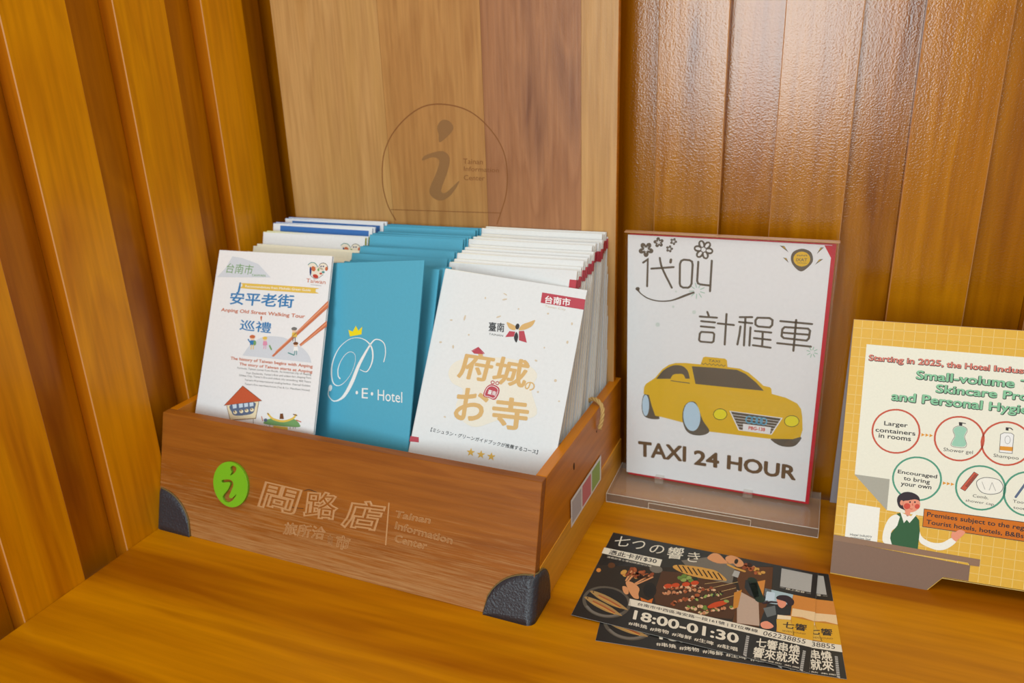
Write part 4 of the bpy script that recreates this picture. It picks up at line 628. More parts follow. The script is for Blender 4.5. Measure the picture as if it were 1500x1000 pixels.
["S","shower_cap_picture",4,"palegrey",0.05,[1227,1429,1258,1500],0],
["S","shower_cap_picture",4,"palegrey",0.05,[1309,1425,1293,1502],0],
["S","shower_cap_picture",4,"palegrey",0.05,[1309,1425,1346,1501],0],
["S","toothbrush_picture",3,"slate",0.2,[1511,1534,1578,1393],0],
["P","clerk_picture",4,"notewhite",[446,2138,438,2118,436,2091,436,2062,439,2032,444,2002,451,1969,460,1939,470,1913,482,1892,495,1875,509,1863,522,1855,537,1851,552,1852,565,1858,574,1868,576,1885,575,1908,570,1933,563,1955,552,1973,537,1989,522,2005,512,2020,508,2034,507,2048,509,2062,510,2078,515,2099,522,2124,527,2147,524,2161,510,2165,486,2162,463,2152]],
["P","clerk_picture",4,"notewhite",[739,1905,742,1916,748,1950,756,1990,768,2021,785,2039,807,2053,830,2063,853,2070,877,2073,902,2072,927,2068,950,2061,972,2047,994,2028,1013,2010,1030,2000,1045,2000,1060,2006,1069,2016,1071,2029,1062,2046,1045,2068,1024,2090,1003,2108,985,2120,965,2130,944,2136,921,2139,893,2137,863,2131,833,2122,808,2113,789,2105,775,2098,763,2086,754,2065,746,2027,741,1975,739,1929]],
["P","clerk_picture",5,"vest",[537,1845,570,1829,612,1876,709,1840,739,1877,754,1981,752,2179,531,2167,505,2093,507,2042,556,1956,571,1868]],
["P","clerk_picture",6,"notewhite",[569,1819,621,1839,666,1847,693,1804,708,1833,659,1915,632,1887,610,1923]],
["P","clerk_picture",6,"skin2",[605,1792,661,1791,653,1841,633,1856,615,1833]],
["P","clerk_picture",6,"hair",[531,1712,531,1698,532,1685,536,1672,543,1660,552,1649,563,1639,576,1629,589,1622,604,1618,620,1615,636,1615,651,1616,667,1620,683,1626,698,1634,709,1643,717,1652,723,1663,726,1675,727,1689,728,1706,727,1726,723,1746,714,1762,697,1774,674,1783,649,1791,630,1796,617,1798,608,1797,601,1795,592,1792,582,1789,571,1785,561,1780,553,1772,545,1760,539,1744,534,1727]],
["P","clerk_picture",7,"skin2",[587,1713,596,1706,607,1702,621,1700,633,1696,645,1691,658,1686,670,1682,682,1679,693,1679,705,1680,715,1684,724,1690,729,1699,733,1712,734,1725,734,1737,732,1748,728,1757,723,1767,715,1775,706,1785,694,1794,681,1802,668,1807,655,1808,642,1806,629,1802,618,1797,608,1792,601,1785,594,1776,590,1766,586,1754,584,1739,584,1724]],
["P","clerk_picture",7,"skin2",[589,1727,589,1735,587,1742,584,1748,581,1752,576,1754,571,1754,567,1751,563,1746,560,1739,559,1731,559,1724,561,1716,563,1710,567,1706,572,1704,576,1705,581,1708,585,1713,587,1719]],
["P","clerk_picture",8,"blush",[651,1750,650,1759,647,1768,641,1775,634,1781,625,1784,616,1784,608,1781,601,1775,596,1768,594,1759,595,1749,598,1741,604,1733,611,1728,620,1725,629,1725,637,1728,644,1734,649,1741]],
["P","clerk_picture",8,"blush",[732,1741,731,1748,729,1755,725,1761,719,1765,712,1767,705,1767,699,1765,693,1760,690,1754,688,1747,688,1740,691,1733,695,1727,701,1722,708,1720,715,1720,721,1723,726,1727,730,1733]],
["P","clerk_picture",8,"hair",[652,1710,652,1713,651,1715,650,1718,648,1719,646,1720,643,1720,641,1719,639,1717,638,1715,637,1713,638,1710,638,1707,640,1705,642,1704,644,1703,646,1703,649,1704,650,1706,652,1708]],
["P","clerk_picture",8,"hair",[694,1704,694,1707,693,1709,691,1711,689,1713,687,1714,685,1713,683,1713,681,1711,680,1709,679,1706,679,1704,680,1701,682,1699,684,1698,686,1697,688,1697,690,1698,692,1699,693,1702]],
["S","clerk_picture",8,"blush",0.05,[670,1719,666,1738,677,1739],0],
["S","clerk_picture",8,"coral",0.06,[646,1772,660,1778,672,1774],0],
["P","orange_banner",4,"ink",[769,1756,2013,1755,2020,1941,772,1935]],
["P","orange_banner",5,"banner",[774,1761,2010,1761,2016,1935,776,1929]],
["T","orange_banner",6,"ink","Premises subject to the regulations:",[800,1826,1848,1833,800,1783],0.03],
["T","orange_banner",6,"ink","Tourist hotels, hotels, B&Bs, motels.",[801,1900,1855,1909,801,1858],0.03],
["P","clerk_picture",7,"skin2",[1023,1993,1021,1973,1025,1951,1030,1936,1035,1935,1042,1941,1049,1944,1056,1938,1063,1930,1071,1922,1078,1917,1085,1913,1094,1911,1108,1913,1124,1918,1134,1926,1133,1936,1126,1949,1117,1963,1105,1979,1091,1997,1079,2011,1074,2022,1072,2029,1066,2030,1052,2022,1035,2009]],
["P","code_label_print",2,"notewhite",[102,1800,390,1807,395,2183,102,2232]],
["T","code_label_print",5,"ink","Hotel Industry",[148,2123,344,2112,148,2100],0.0],
["T","code_label_print",5,"ink","toiletries law",[153,2154,334,2144,154,2129],0.0],
["P","reception_desk_print",6,"desktop",[-15,2147,1265,2171,1268,2232,1202,2234,1181,2203,-10,2222]],
["P","reception_desk_print",5,"deskfront",[-14,2201,1202,2234,1212,2463,4,2602]]]
ART_F=[
["T","title_lettering",3,"flyerwhite","七",[66,246,220,198,51,59],0.0],
["T","title_lettering",3,"flyerwhite","つ",[265,230,395,183,238,86],0.0],
["T","title_lettering",3,"flyerwhite","の",[449,239,596,203,436,89],0.0],
["T","title_lettering",3,"flyerwhite","響",[639,267,800,235,623,59],0.02],
["T","title_lettering",3,"flyerwhite","き",[847,252,969,226,834,79],0.0],
["P","discount_strip",2,"flyerwhite",[-13,301,607,305,611,432,-10,408]],
["T","discount_strip",3,"ink","憑此卡折$30",[60,406,564,398,55,318],0.03],
["T","small_print",4,"flyerwhite","消費即享七響招牌美味好禮",[62,467,531,469,61,436],0.0],
["P","address_strip",3,"flyerwhite",[452,1021,2102,1023,2102,1114,465,1122]],
["T","address_strip",4,"ink","台南市中西區海安路一段161號 | 訂位專線",[545,1098,1647,1094,540,1047],0.02],
["T","address_strip",4,"ink","062238855",[1689,1101,2045,1087,1694,1042],0.0],
["T","hours_lettering",3,"flyerwhite","18:00-01:30",[551,1290,1504,1284,538,1164],0.05],
["T","menu_lettering",3,"flyerwhite","#串燒",[535,1383,708,1384,526,1331],0.02],
["T","menu_lettering",3,"flyerwhite","#烤物",[735,1390,905,1382,728,1338],0.02],
["T","menu_lettering",3,"flyerwhite","#海鮮",[934,1387,1109,1385,929,1336],0.02],
["T","menu_lettering",3,"flyerwhite","#生啤",[1132,1384,1303,1388,1127,1333],0.02],
["T","menu_lettering",3,"flyerwhite","#駐唱",[1334,1392,1508,1387,1330,1342],0.02],
["T","slogan_lettering",3,"flyerwhite","七響串燒",[1647,1270,2010,1244,1644,1149],0.035],
["T","slogan_lettering",3,"flyerwhite","響來就來",[1636,1409,2010,1367,1636,1274],0.035],
["T","slogan_lettering",3,"flyerwhite","七響餐飲 集團",[1638,1425,2014,1414,1639,1408],0.0],
["P","slogan_lettering",3,"palegrey",[1555,1156,1581,1155,1588,1427,1560,1412]],
["P","slogan_lettering",4,"flyerblack",[1554,1174,1581,1171,1580,1178,1554,1181]],
["P","slogan_lettering",4,"flyerblack",[1555,1201,1582,1199,1582,1206,1555,1209]],
["P","slogan_lettering",4,"flyerblack",[1557,1229,1583,1226,1583,1233,1557,1236]],
["P","slogan_lettering",4,"flyerblack",[1558,1256,1584,1254,1584,1261,1558,1263]],
["P","slogan_lettering",4,"flyerblack",[1559,1284,1585,1281,1585,1288,1559,1291]],
["P","slogan_lettering",4,"flyerblack",[1560,1311,1586,1308,1586,1315,1560,1318]],
["P","slogan_lettering",4,"flyerblack",[1562,1338,1588,1335,1587,1342,1561,1344]],
["P","slogan_lettering",4,"flyerblack",[1563,1364,1589,1361,1588,1368,1563,1371]],
["P","slogan_lettering",4,"flyerblack",[1564,1391,1590,1388,1590,1395,1564,1397]],
["P","slogan_lettering",3,"palegrey",[2033,1177,2057,1177,2048,1440,2023,1426]],
["P","slogan_lettering",4,"flyerblack",[2031,1195,2056,1192,2055,1199,2030,1202]],
["P","slogan_lettering",4,"flyerblack",[2030,1222,2055,1219,2055,1226,2030,1229]],
["P","slogan_lettering",4,"flyerblack",[2030,1249,2055,1246,2054,1253,2029,1255]],
["P","slogan_lettering",4,"flyerblack",[2029,1275,2054,1272,2054,1279,2029,1282]],
["P","slogan_lettering",4,"flyerblack",[2029,1301,2054,1299,2053,1305,2028,1308]],
["P","slogan_lettering",4,"flyerblack",[2029,1328,2053,1325,2053,1332,2028,1334]],
["P","slogan_lettering",4,"flyerblack",[2028,1354,2053,1351,2052,1358,2028,1360]],
["P","slogan_lettering",4,"flyerblack",[2028,1380,2053,1377,2052,1383,2027,1386]],
["P","slogan_lettering",4,"flyerblack",[2027,1405,2052,1402,2051,1409,2027,1412]],
["T","order_lettering",3,"flyerwhite","一 線上點餐 一",[1768,372,2051,372,1771,344],0.0],
["P","code_label_print",3,"palegrey",[1759,42,2049,44,2050,338,1769,344]],
["P","beer_picture",2,"beer1",[1897,428,2100,421,2104,1027,1797,1012,1788,794,1897,734]],
["P","beer_picture",3,"beer2",[1900,434,2101,429,2105,620,1907,635]],
["P","beer_picture",3,"foam",[1907,635,2105,620,2103,753,1999,735,1904,751]],
["P","beer_picture",4,"foam2",[1786,775,1904,755,1905,807,1786,836]],
["P","beer_picture",3,"beer3",[1781,843,1903,808,1951,1009,1805,1006]],
["P","beer_picture",3,"beer4",[1905,760,2103,762,2104,1022,1941,1021]],
["T","beer_picture",5,"ink","七響",[1841,942,2044,921,1844,848],0.03],
["T","beer_picture",5,"brown","SEVEN SOUND",[1845,991,2041,966,1845,971],0],
["P","drinker_picture",2,"sky",[1637,420,1897,428,1891,581,1761,629,1645,642]],
["P","drinker_picture",3,"pale",[1657,465,1734,457,1739,578,1659,607]],
["P","drinker_picture",3,"darkcloth",[1659,822,1675,700,1761,629,1802,693,1890,641,1898,744,1787,785,1791,1014,1645,1005]],
["P","drinker_picture",4,"greycloth",[1654,727,1752,652,1775,779,1701,845]],
["P","drinker_picture",5,"skin2",[1758,551,1763,534,1774,525,1787,520,1803,518,1821,522,1835,532,1843,553,1847,581,1847,608,1840,632,1829,654,1817,668,1805,668,1792,658,1780,642,1770,614,1761,579]],
["P","drinker_picture",6,"hair",[1751,523,1757,508,1768,493,1783,480,1804,471,1829,464,1853,465,1875,476,1895,495,1909,515,1915,539,1914,564,1909,585,1898,599,1884,608,1870,609,1860,597,1851,577,1837,562,1814,556,1787,555,1766,552,1755,544,1751,534]],
["S","drinker_picture",5,"hair",0.25,[1647,655,1713,611,1759,600],0],
["P","drinker_picture",5,"skin2",[1655,946,1667,926,1686,907,1707,899,1731,909,1755,929,1769,950,1763,969,1747,988,1729,1001,1710,1008,1689,1009,1673,1004,1661,989,1654,967]],
["P","grill_picture",1,"flyerdark",[5,626,630,434,1677,37,1705,421,1643,444,1652,1015,1450,1048,468,1024,12,1104]],
["P","grill_picture",2,"smoke",[792,253,1080,77,1319,97,1332,462,994,487]],
["P","grill_picture",2,"mat",[644,497,794,460,1370,464,1425,739,1405,980,1095,1038,701,1005,651,870]],
["P","grill_picture",2,"warmdark",[1310,170,1678,53,1699,455,1650,1002,1413,1034,1415,527]],
["P","grill_picture",3,"glass",[1389,537,1602,644,1649,988,1454,1018]],
["P","grill_picture",4,"beer1",[1369,591,1433,521,1433,796,1394,840]],
["P","grill_picture",3,"beer2",[1542,353,1627,289,1633,602,1585,650]],
["S","grill_picture",3,"stickpale",0.06,[1089,647,1381,412],0],
["S","grill_picture",3,"stickpale",0.06,[1083,553,1272,435],0],
["S","grill_picture",3,"stickpale",0.06,[1179,677,1376,510],0],
["S","grill_picture",3,"stickpale",0.06,[1262,738,1399,611],0],
["S","grill_picture",3,"stickpale",0.06,[1033,699,1263,503],0],
["P","grill_picture",3,"fishgold",[744,406,732,386,736,366,755,348,794,333,849,320,902,310,951,303,998,299,1043,298,1085,297,1125,298,1164,311,1209,343,1253,386,1277,418,1272,431,1249,435,1217,440,1177,452,1128,466,1073,474,1010,475,940,471,877,462,823,447,776,427]],
["S","grill_picture",4,"char",0.14,[776,346,839,438],0],
["S","grill_picture",4,"char",0.14,[827,345,889,437],0],
["S","grill_picture",4,"char",0.14,[878,344,939,436],0],
["S","grill_picture",4,"char",0.14,[928,343,989,435],0],
["S","grill_picture",4,"char",0.14,[979,342,1038,433],0],
["S","grill_picture",4,"char",0.14,[1029,341,1087,432],0],
["S","grill_picture",4,"char",0.14,[1078,340,1136,431],0],
["S","grill_picture",4,"char",0.14,[1128,339,1185,430],0],
["S","grill_picture",4,"char",0.14,[1177,338,1234,428],0],
["P","grill_picture",3,"greenveg",[864,540,860,560,846,571,827,569,814,554,812,532,822,516,840,511,857,520]],
["P","grill_picture",3,"greenveg",[903,499,898,522,882,535,861,532,847,514,844,491,856,472,876,466,894,477]],
["P","grill_picture",3,"greenveg2",[948,510,943,533,927,546,907,543,892,525,890,502,902,483,921,478,940,488]],
["P","grill_picture",3,"greenveg2",[905,554,900,578,882,592,861,589,845,571,843,545,855,525,876,520,896,531]],
["P","grill_picture",3,"greenveg",[973,546,969,566,954,577,936,575,924,560,922,539,932,522,949,517,966,527]],
["P","grill_picture",3,"darkgreen",[1009,506,1004,526,990,537,972,535,959,519,957,498,967,481,985,477,1001,486]],
["P","grill_picture",4,"meatpale",[760,735,755,752,742,758,728,750,722,732,726,716,739,709,753,718]],
["P","grill_picture",5,"meatpale",[755,757,746,766,730,760,717,743,714,725,724,716,739,722,752,739]],
["P","grill_picture",6,"meat1",[760,739,762,751,755,766,746,773,738,770,737,757,743,743,753,735]],
["P","grill_picture",4,"meatpale",[792,689,797,707,791,729,779,742,767,738,762,719,768,697,780,685]],
["P","grill_picture",5,"meat1",[793,738,788,744,778,741,769,731,767,720,773,714,783,717,791,727]],
["P","grill_picture",6,"meat2",[814,725,815,738,809,749,799,754,792,748,791,735,797,723,807,719]],
["P","grill_picture",4,"meat2",[848,712,844,729,834,735,824,726,820,707,824,690,834,684,844,693]],
["P","grill_picture",5,"char",[830,680,834,691,832,707,825,718,817,717,813,706,815,690,822,679]],
["P","grill_picture",6,"meat3",[850,678,856,694,854,715,844,728,833,726,827,710,829,690,839,676]],
["P","grill_picture",4,"meat3",[897,684,892,697,881,700,870,692,866,677,871,664,882,661,892,669]],
["P","grill_picture",5,"meat1",[887,694,885,709,873,723,858,727,849,719,851,704,863,690,877,686]],
["P","grill_picture",6,"meatpale",[887,651,890,664,887,683,879,698,872,700,869,688,872,669,880,653]],
["P","grill_picture",4,"meat2",[933,693,927,702,918,701,909,691,907,678,913,669,922,670,931,680]],
["P","grill_picture",5,"char",[916,641,921,658,918,678,908,689,897,685,891,668,894,648,904,637]],
["P","grill_picture",6,"meatpale",[933,673,925,680,914,674,907,659,907,644,915,637,926,643,933,658]],
["P","grill_picture",4,"meat2",[968,674,959,680,944,672,932,655,930,639,939,634,954,641,966,658]],
["P","grill_picture",5,"meatpale",[957,663,953,680,943,687,932,679,927,663,930,646,941,639,952,646]],
["P","grill_picture",6,"meatpale",[975,683,968,687,959,681,952,668,951,656,958,652,967,658,974,671]],
["P","grill_picture",4,"meatpale",[1017,588,1018,604,1010,622,998,631,989,627,988,611,996,593,1008,584]],
["P","grill_picture",5,"meatpale",[1007,606,1003,618,990,628,975,629,968,622,972,610,985,601,1000,599]],
["P","grill_picture",6,"meat2",[1005,657,997,668,981,668,968,655,963,637,971,625,987,626,1001,639]],
["P","grill_picture",4,"meat1",[1031,598,1035,611,1032,626,1024,633,1015,629,1011,615,1014,601,1022,593]],
["P","grill_picture",5,"meatpale",[1065,637,1059,649,1048,651,1037,642,1033,627,1038,615,1050,612,1061,622]],
["P","grill_picture",6,"char",[1047,628,1039,635,1025,630,1011,618,1007,605,1015,598,1029,602,1043,615]],
["P","grill_picture",4,"meatpale",[761,808,766,822,763,840,754,852,745,851,741,838,744,820,752,807]],
["P","grill_picture",5,"meat3",[756,839,750,846,737,845,726,835,722,824,728,817,740,818,752,828]],
["P","grill_picture",6,"meat3",[765,839,759,850,745,852,732,844,726,830,732,819,745,817,759,825]],
["P","grill_picture",4,"meat3",[804,814,794,822,779,814,767,795,766,776,776,769,791,777,803,795]],
["P","grill_picture",5,"meat3",[791,799,795,814,791,827,782,830,773,823,770,808,773,795,782,791]],
["P","grill_picture",6,"meat3",[794,809,795,828,787,843,774,847,764,836,762,818,770,802,783,799]],
["P","grill_picture",4,"meat3",[841,810,833,822,822,821,812,808,811,789,819,777,831,778,840,791]],
["P","grill_picture",5,"char",[845,783,849,798,844,816,834,826,824,822,820,806,825,788,835,779]],
["P","grill_picture",6,"meat3",[848,788,842,802,828,804,815,794,810,777,817,763,830,760,843,771]],
["P","grill_picture",4,"meat2",[876,770,879,790,872,806,860,810,849,799,846,780,853,764,865,759]],
["P","grill_picture",5,"meatpale",[876,748,877,761,871,780,861,792,853,792,852,779,858,761,868,748]],
["P","grill_picture",6,"char",[875,758,869,767,855,768,842,760,837,748,843,738,857,737,870,746]],
["P","grill_picture",4,"char",[924,746,916,749,902,739,890,723,888,708,896,705,910,715,922,732]],
["P","grill_picture",5,"char",[897,730,893,743,882,749,870,744,864,731,868,718,879,713,891,717]],
["P","grill_picture",6,"meatpale",[901,773,893,780,882,774,873,760,873,746,880,739,892,745,900,759]],
["P","grill_picture",4,"char",[963,727,960,746,950,756,937,751,929,734,932,715,942,705,955,710]],
["P","grill_picture",5,"meat3",[935,746,926,755,915,750,907,735,907,719,916,711,927,715,935,730]],
["P","grill_picture",6,"meat2",[944,719,947,733,942,752,932,764,923,762,919,748,924,729,935,717]],
["P","grill_picture",4,"meatpale",[976,688,979,699,976,715,969,725,961,724,958,712,961,697,968,687]],
["P","grill_picture",5,"meat1",[984,683,984,700,974,717,960,724,950,716,950,699,960,682,974,675]],
["P","grill_picture",6,"meatpale",[980,717,973,723,963,718,956,704,956,691,963,685,973,690,980,704]],
["P","grill_picture",4,"char",[1024,706,1019,719,1009,722,1000,713,997,697,1002,684,1012,681,1021,690]],
["P","grill_picture",5,"meat3",[1025,676,1024,695,1016,707,1004,703,996,687,997,667,1006,656,1017,659]],
["P","grill_picture",6,"meat3",[1010,650,1014,670,1007,689,995,696,983,687,980,667,986,648,999,641]],
["P","grill_picture",4,"meat1",[1071,663,1074,679,1070,691,1061,695,1053,686,1050,671,1054,658,1063,655]],
["P","grill_picture",5,"char",[1070,664,1063,669,1053,662,1045,648,1045,636,1052,631,1062,638,1070,651]],
["P","grill_picture",6,"meat3",[1070,697,1062,709,1049,707,1039,692,1039,673,1047,661,1060,663,1069,678]],
["P","grill_picture",4,"meat1",[1087,632,1083,648,1074,655,1063,649,1058,633,1061,617,1071,610,1082,616]],
["P","grill_picture",5,"meatpale",[1085,619,1090,637,1086,658,1075,669,1063,665,1058,647,1063,626,1074,615]],
["P","grill_picture",6,"meat1",[1102,640,1098,658,1085,669,1070,665,1062,649,1066,630,1079,619,1094,623]],
["P","grill_picture",4,"meat1",[1145,652,1135,661,1123,655,1114,639,1114,621,1123,612,1136,618,1145,634]],
["P","grill_picture",5,"char",[1159,638,1153,652,1141,655,1130,645,1126,629,1132,614,1144,611,1155,621]],
["P","grill_picture",6,"meat3",[1145,641,1139,648,1128,647,1119,638,1116,627,1121,620,1132,621,1142,630]],
["P","grill_picture",4,"meatpale",[1184,608,1180,621,1167,631,1152,633,1145,625,1148,612,1161,601,1176,600]],
["P","grill_picture",5,"meatpale",[1200,614,1197,628,1186,636,1174,634,1167,622,1171,607,1182,599,1194,602]],
["P","grill_picture",6,"meat1",[1173,597,1167,613,1153,619,1139,610,1134,592,1140,576,1154,571,1167,580]],
["P","grill_picture",4,"meat1",[857,953,856,968,848,977,838,975,831,964,832,949,840,940,850,942]],
["P","grill_picture",5,"meat1",[878,948,872,965,858,969,845,959,839,939,845,922,859,917,873,928]],
["P","grill_picture",6,"meat2",[879,944,881,958,876,974,866,984,857,982,855,968,860,951,870,941]],
["P","grill_picture",4,"meat2",[885,926,879,940,865,942,853,932,848,915,855,901,868,898,881,909]],
["P","grill_picture",5,"meat3",[881,912,887,931,883,953,871,965,858,961,852,942,856,920,868,908]],
["P","grill_picture",6,"char",[889,942,885,955,872,959,860,953,854,940,859,927,871,923,884,929]],
["P","grill_picture",4,"meat1",[917,875,920,893,912,910,899,916,889,908,886,889,894,872,907,866]],
["P","grill_picture",5,"meatpale",[929,891,923,899,913,899,905,889,903,875,909,867,919,867,927,877]],
["P","grill_picture",6,"meat3",[929,884,924,896,913,898,902,889,899,875,904,863,915,861,925,870]],
["P","grill_picture",4,"meat2",[941,824,947,839,946,858,937,870,927,869,920,855,922,836,930,823]],
["P","grill_picture",5,"meat1",[965,877,956,884,944,878,935,863,935,847,944,839,956,845,964,860]],
["P","grill_picture",6,"meat1",[968,816,969,829,963,849,952,863,943,863,942,849,948,830,959,816]],
["P","grill_picture",4,"char",[1001,819,997,837,987,844,978,835,973,816,977,797,987,790,997,799]],
["P","grill_picture",5,"meat2",[987,829,987,843,979,856,968,861,959,854,959,840,967,827,978,822]],
["P","grill_picture",6,"meatpale",[1007,830,1008,849,1001,863,988,866,979,854,977,836,985,821,997,819]],
["P","grill_picture",4,"meat3",[1048,791,1043,806,1029,814,1013,809,1006,795,1011,779,1025,772,1040,776]],
["P","grill_picture",5,"meatpale",[1014,773,1016,785,1012,799,1004,806,996,803,994,792,999,778,1007,770]],
["P","grill_picture",6,"meat2",[1012,797,1020,812,1019,833,1011,848,999,847,991,832,992,811,1001,797]],
["P","grill_picture",4,"char",[1069,779,1066,794,1052,806,1037,808,1028,799,1031,784,1044,771,1060,769]],
["P","grill_picture",5,"meat2",[1053,767,1045,776,1033,773,1023,760,1022,744,1029,735,1041,738,1051,751]],
["P","grill_picture",6,"meat2",[1071,751,1064,768,1050,773,1035,764,1029,746,1035,729,1050,724,1065,733]],
["P","grill_picture",4,"greenveg",[1021,966,1012,972,997,964,985,947,983,931,992,925,1007,933,1019,950]],
["P","grill_picture",5,"meatpale",[1011,982,1004,989,989,987,975,977,970,964,978,956,993,958,1007,969]],
["P","grill_picture",6,"meat3",[1015,958,1016,972,1008,990,997,1002,988,1000,987,986,994,968,1006,956]],
["P","grill_picture",4,"greenveg",[1064,962,1057,978,1044,983,1031,973,1027,954,1033,937,1046,932,1059,943]],
["P","grill_picture",5,"meatpale",[1051,956,1045,971,1034,975,1024,966,1020,949,1025,934,1036,930,1047,939]],
["P","grill_picture",6,"greenveg",[1062,934,1059,944,1049,948,1038,945,1033,935,1037,925,1047,921,1057,924]],
["P","grill_picture",4,"meatpale",[1100,900,1101,918,1094,930,1084,929,1076,915,1075,897,1082,885,1092,886]],
["P","grill_picture",5,"greenveg",[1083,972,1073,979,1058,973,1047,955,1046,938,1056,930,1070,937,1082,954]],
["P","grill_picture",6,"meatpale",[1074,934,1082,950,1080,971,1070,983,1058,980,1050,964,1052,943,1062,931]],
["P","grill_picture",4,"greenveg",[1135,927,1128,933,1114,929,1101,917,1097,905,1105,899,1119,903,1132,915]],
["P","grill_picture",5,"meat3",[1111,886,1117,903,1114,919,1105,924,1093,915,1087,897,1090,882,1099,877]],
["P","grill_picture",6,"meatpale",[1128,909,1121,925,1110,927,1101,915,1099,896,1106,880,1117,878,1127,890]],
["P","grill_picture",4,"greenveg",[1164,899,1168,918,1162,937,1150,945,1138,938,1134,919,1140,900,1153,892]],
["P","grill_picture",5,"greenveg",[1160,890,1158,908,1147,918,1135,915,1128,900,1130,882,1140,872,1153,875]],
["P","grill_picture",6,"greenveg",[1172,924,1165,935,1154,934,1144,923,1142,908,1149,897,1161,898,1170,909]],
["P","grill_picture",4,"greenveg",[1125,975,1127,991,1121,1005,1111,1010,1102,1003,1100,987,1105,973,1116,968]],
["P","grill_picture",5,"meatpale",[1113,976,1116,987,1114,999,1108,1007,1101,1006,1097,996,1099,983,1106,975]],
["P","grill_picture",6,"meatpale",[1138,992,1140,1005,1135,1017,1126,1022,1118,1017,1116,1004,1121,991,1130,986]],
["P","grill_picture",4,"greenveg",[1178,995,1172,1001,1159,1000,1147,991,1143,981,1149,975,1162,976,1174,985]],
["P","grill_picture",5,"meatpale",[1175,983,1168,994,1155,995,1143,985,1139,970,1146,959,1159,958,1171,968]],
["P","grill_picture",6,"meat3",[1166,993,1160,1007,1149,1011,1138,1001,1134,985,1140,971,1152,967,1163,977]],
["P","grill_picture",4,"meatpale",[1188,946,1191,957,1188,972,1181,983,1174,983,1171,973,1174,958,1181,947]],
["P","grill_picture",5,"greenveg",[1189,951,1186,960,1177,966,1168,965,1163,958,1166,949,1174,943,1184,944]],
["P","grill_picture",6,"meat3",[1181,946,1175,954,1167,953,1160,944,1159,932,1165,924,1173,925,1180,934]],
["P","grill_picture",4,"meat3",[1220,906,1224,916,1222,932,1215,944,1208,944,1204,933,1205,918,1212,906]],
["P","grill_picture",5,"greenveg",[1240,911,1235,919,1224,921,1214,914,1210,904,1215,896,1226,894,1236,901]],
["P","grill_picture",6,"meatpale",[1242,913,1240,925,1232,934,1221,935,1215,927,1217,915,1225,905,1235,905]],
["P","grill_picture",4,"greenveg",[1268,909,1260,917,1250,914,1243,901,1244,885,1251,876,1262,879,1269,893]],
["P","grill_picture",5,"meatpale",[1281,891,1282,907,1276,917,1267,916,1260,904,1260,889,1266,878,1275,879]],
["P","grill_picture",6,"meat3",[1264,887,1259,896,1246,897,1233,890,1228,879,1234,870,1247,869,1260,876]],
["P","grill_picture",4,"char",[1302,861,1299,871,1290,877,1281,874,1276,865,1279,855,1288,849,1297,852]],
["P","grill_picture",5,"char",[1315,888,1309,899,1299,900,1290,889,1289,873,1296,862,1306,861,1314,872]],
["P","grill_picture",6,"meat3",[1307,863,1307,879,1299,888,1290,885,1285,872,1286,856,1293,847,1302,850]],
["P","grill_picture",4,"meat3",[1333,860,1325,865,1314,859,1304,846,1303,833,1310,828,1322,834,1331,847]],
["P","grill_picture",5,"char",[1340,829,1340,840,1334,855,1325,864,1318,862,1317,851,1323,836,1333,827]],
["P","grill_picture",6,"meat3",[1327,832,1333,846,1331,865,1322,877,1312,877,1306,863,1308,844,1317,831]],
["P","grill_picture",4,"meat3",[1383,822,1378,834,1368,837,1358,830,1354,817,1359,805,1370,802,1380,809]],
["P","grill_picture",5,"meatpale",[1399,829,1393,842,1380,847,1367,839,1363,825,1368,812,1381,808,1394,815]],
["P","grill_picture",6,"greenveg",[1388,807,1386,822,1376,831,1364,829,1358,816,1361,801,1371,793,1382,795]],
["P","grill_picture",4,"char",[1054,798,1047,807,1035,804,1026,792,1024,777,1031,769,1042,772,1052,784]],
["P","grill_picture",5,"darkgreen",[1051,803,1057,816,1055,830,1048,838,1039,836,1034,823,1035,809,1043,801]],
["P","grill_picture",6,"greenveg2",[1071,827,1064,836,1051,834,1041,822,1038,807,1045,798,1058,800,1068,812]],
["P","grill_picture",4,"meatpale",[1090,766,1085,775,1077,775,1070,768,1068,756,1073,748,1081,747,1088,755]],
["P","grill_picture",5,"darkgreen",[1089,760,1086,769,1076,772,1067,767,1063,758,1067,749,1076,746,1085,751]],
["P","grill_picture",6,"meatpale",[1106,778,1102,786,1093,788,1084,783,1080,773,1084,766,1094,764,1103,769]],
["P","grill_picture",4,"char",[1120,743,1115,754,1105,755,1098,746,1096,731,1102,719,1111,718,1119,727]],
["P","grill_picture",5,"greenveg2",[1136,717,1139,732,1133,748,1123,754,1114,749,1112,733,1117,718,1127,711]],
["P","grill_picture",6,"greenveg2",[1133,743,1132,757,1124,768,1113,770,1106,761,1107,748,1115,737,1126,735]],
["P","grill_picture",4,"meatpale",[1164,707,1164,720,1156,735,1145,742,1137,739,1137,726,1145,711,1156,703]],
["P","grill_picture",5,"char",[1152,707,1150,719,1142,725,1134,720,1130,708,1133,696,1140,690,1148,695]],
["P","grill_picture",6,"meatpale",[1158,707,1160,722,1156,733,1147,734,1140,724,1138,710,1143,698,1151,697]],
["P","grill_picture",4,"greenveg2",[1190,684,1191,701,1183,716,1171,720,1162,711,1161,694,1169,679,1180,675]],
["P","grill_picture",5,"darkgreen",[1205,715,1199,725,1190,725,1183,715,1182,701,1188,691,1197,691,1204,701]],
["P","grill_picture",6,"darkgreen",[1206,661,1205,672,1197,684,1187,689,1180,685,1181,674,1189,662,1199,657]],
["P","grill_picture",4,"char",[1238,660,1231,670,1220,669,1210,658,1208,642,1215,632,1226,633,1236,645]],
["P","grill_picture",5,"meatpale",[1245,696,1237,702,1225,695,1216,679,1215,664,1224,658,1236,665,1245,681]],
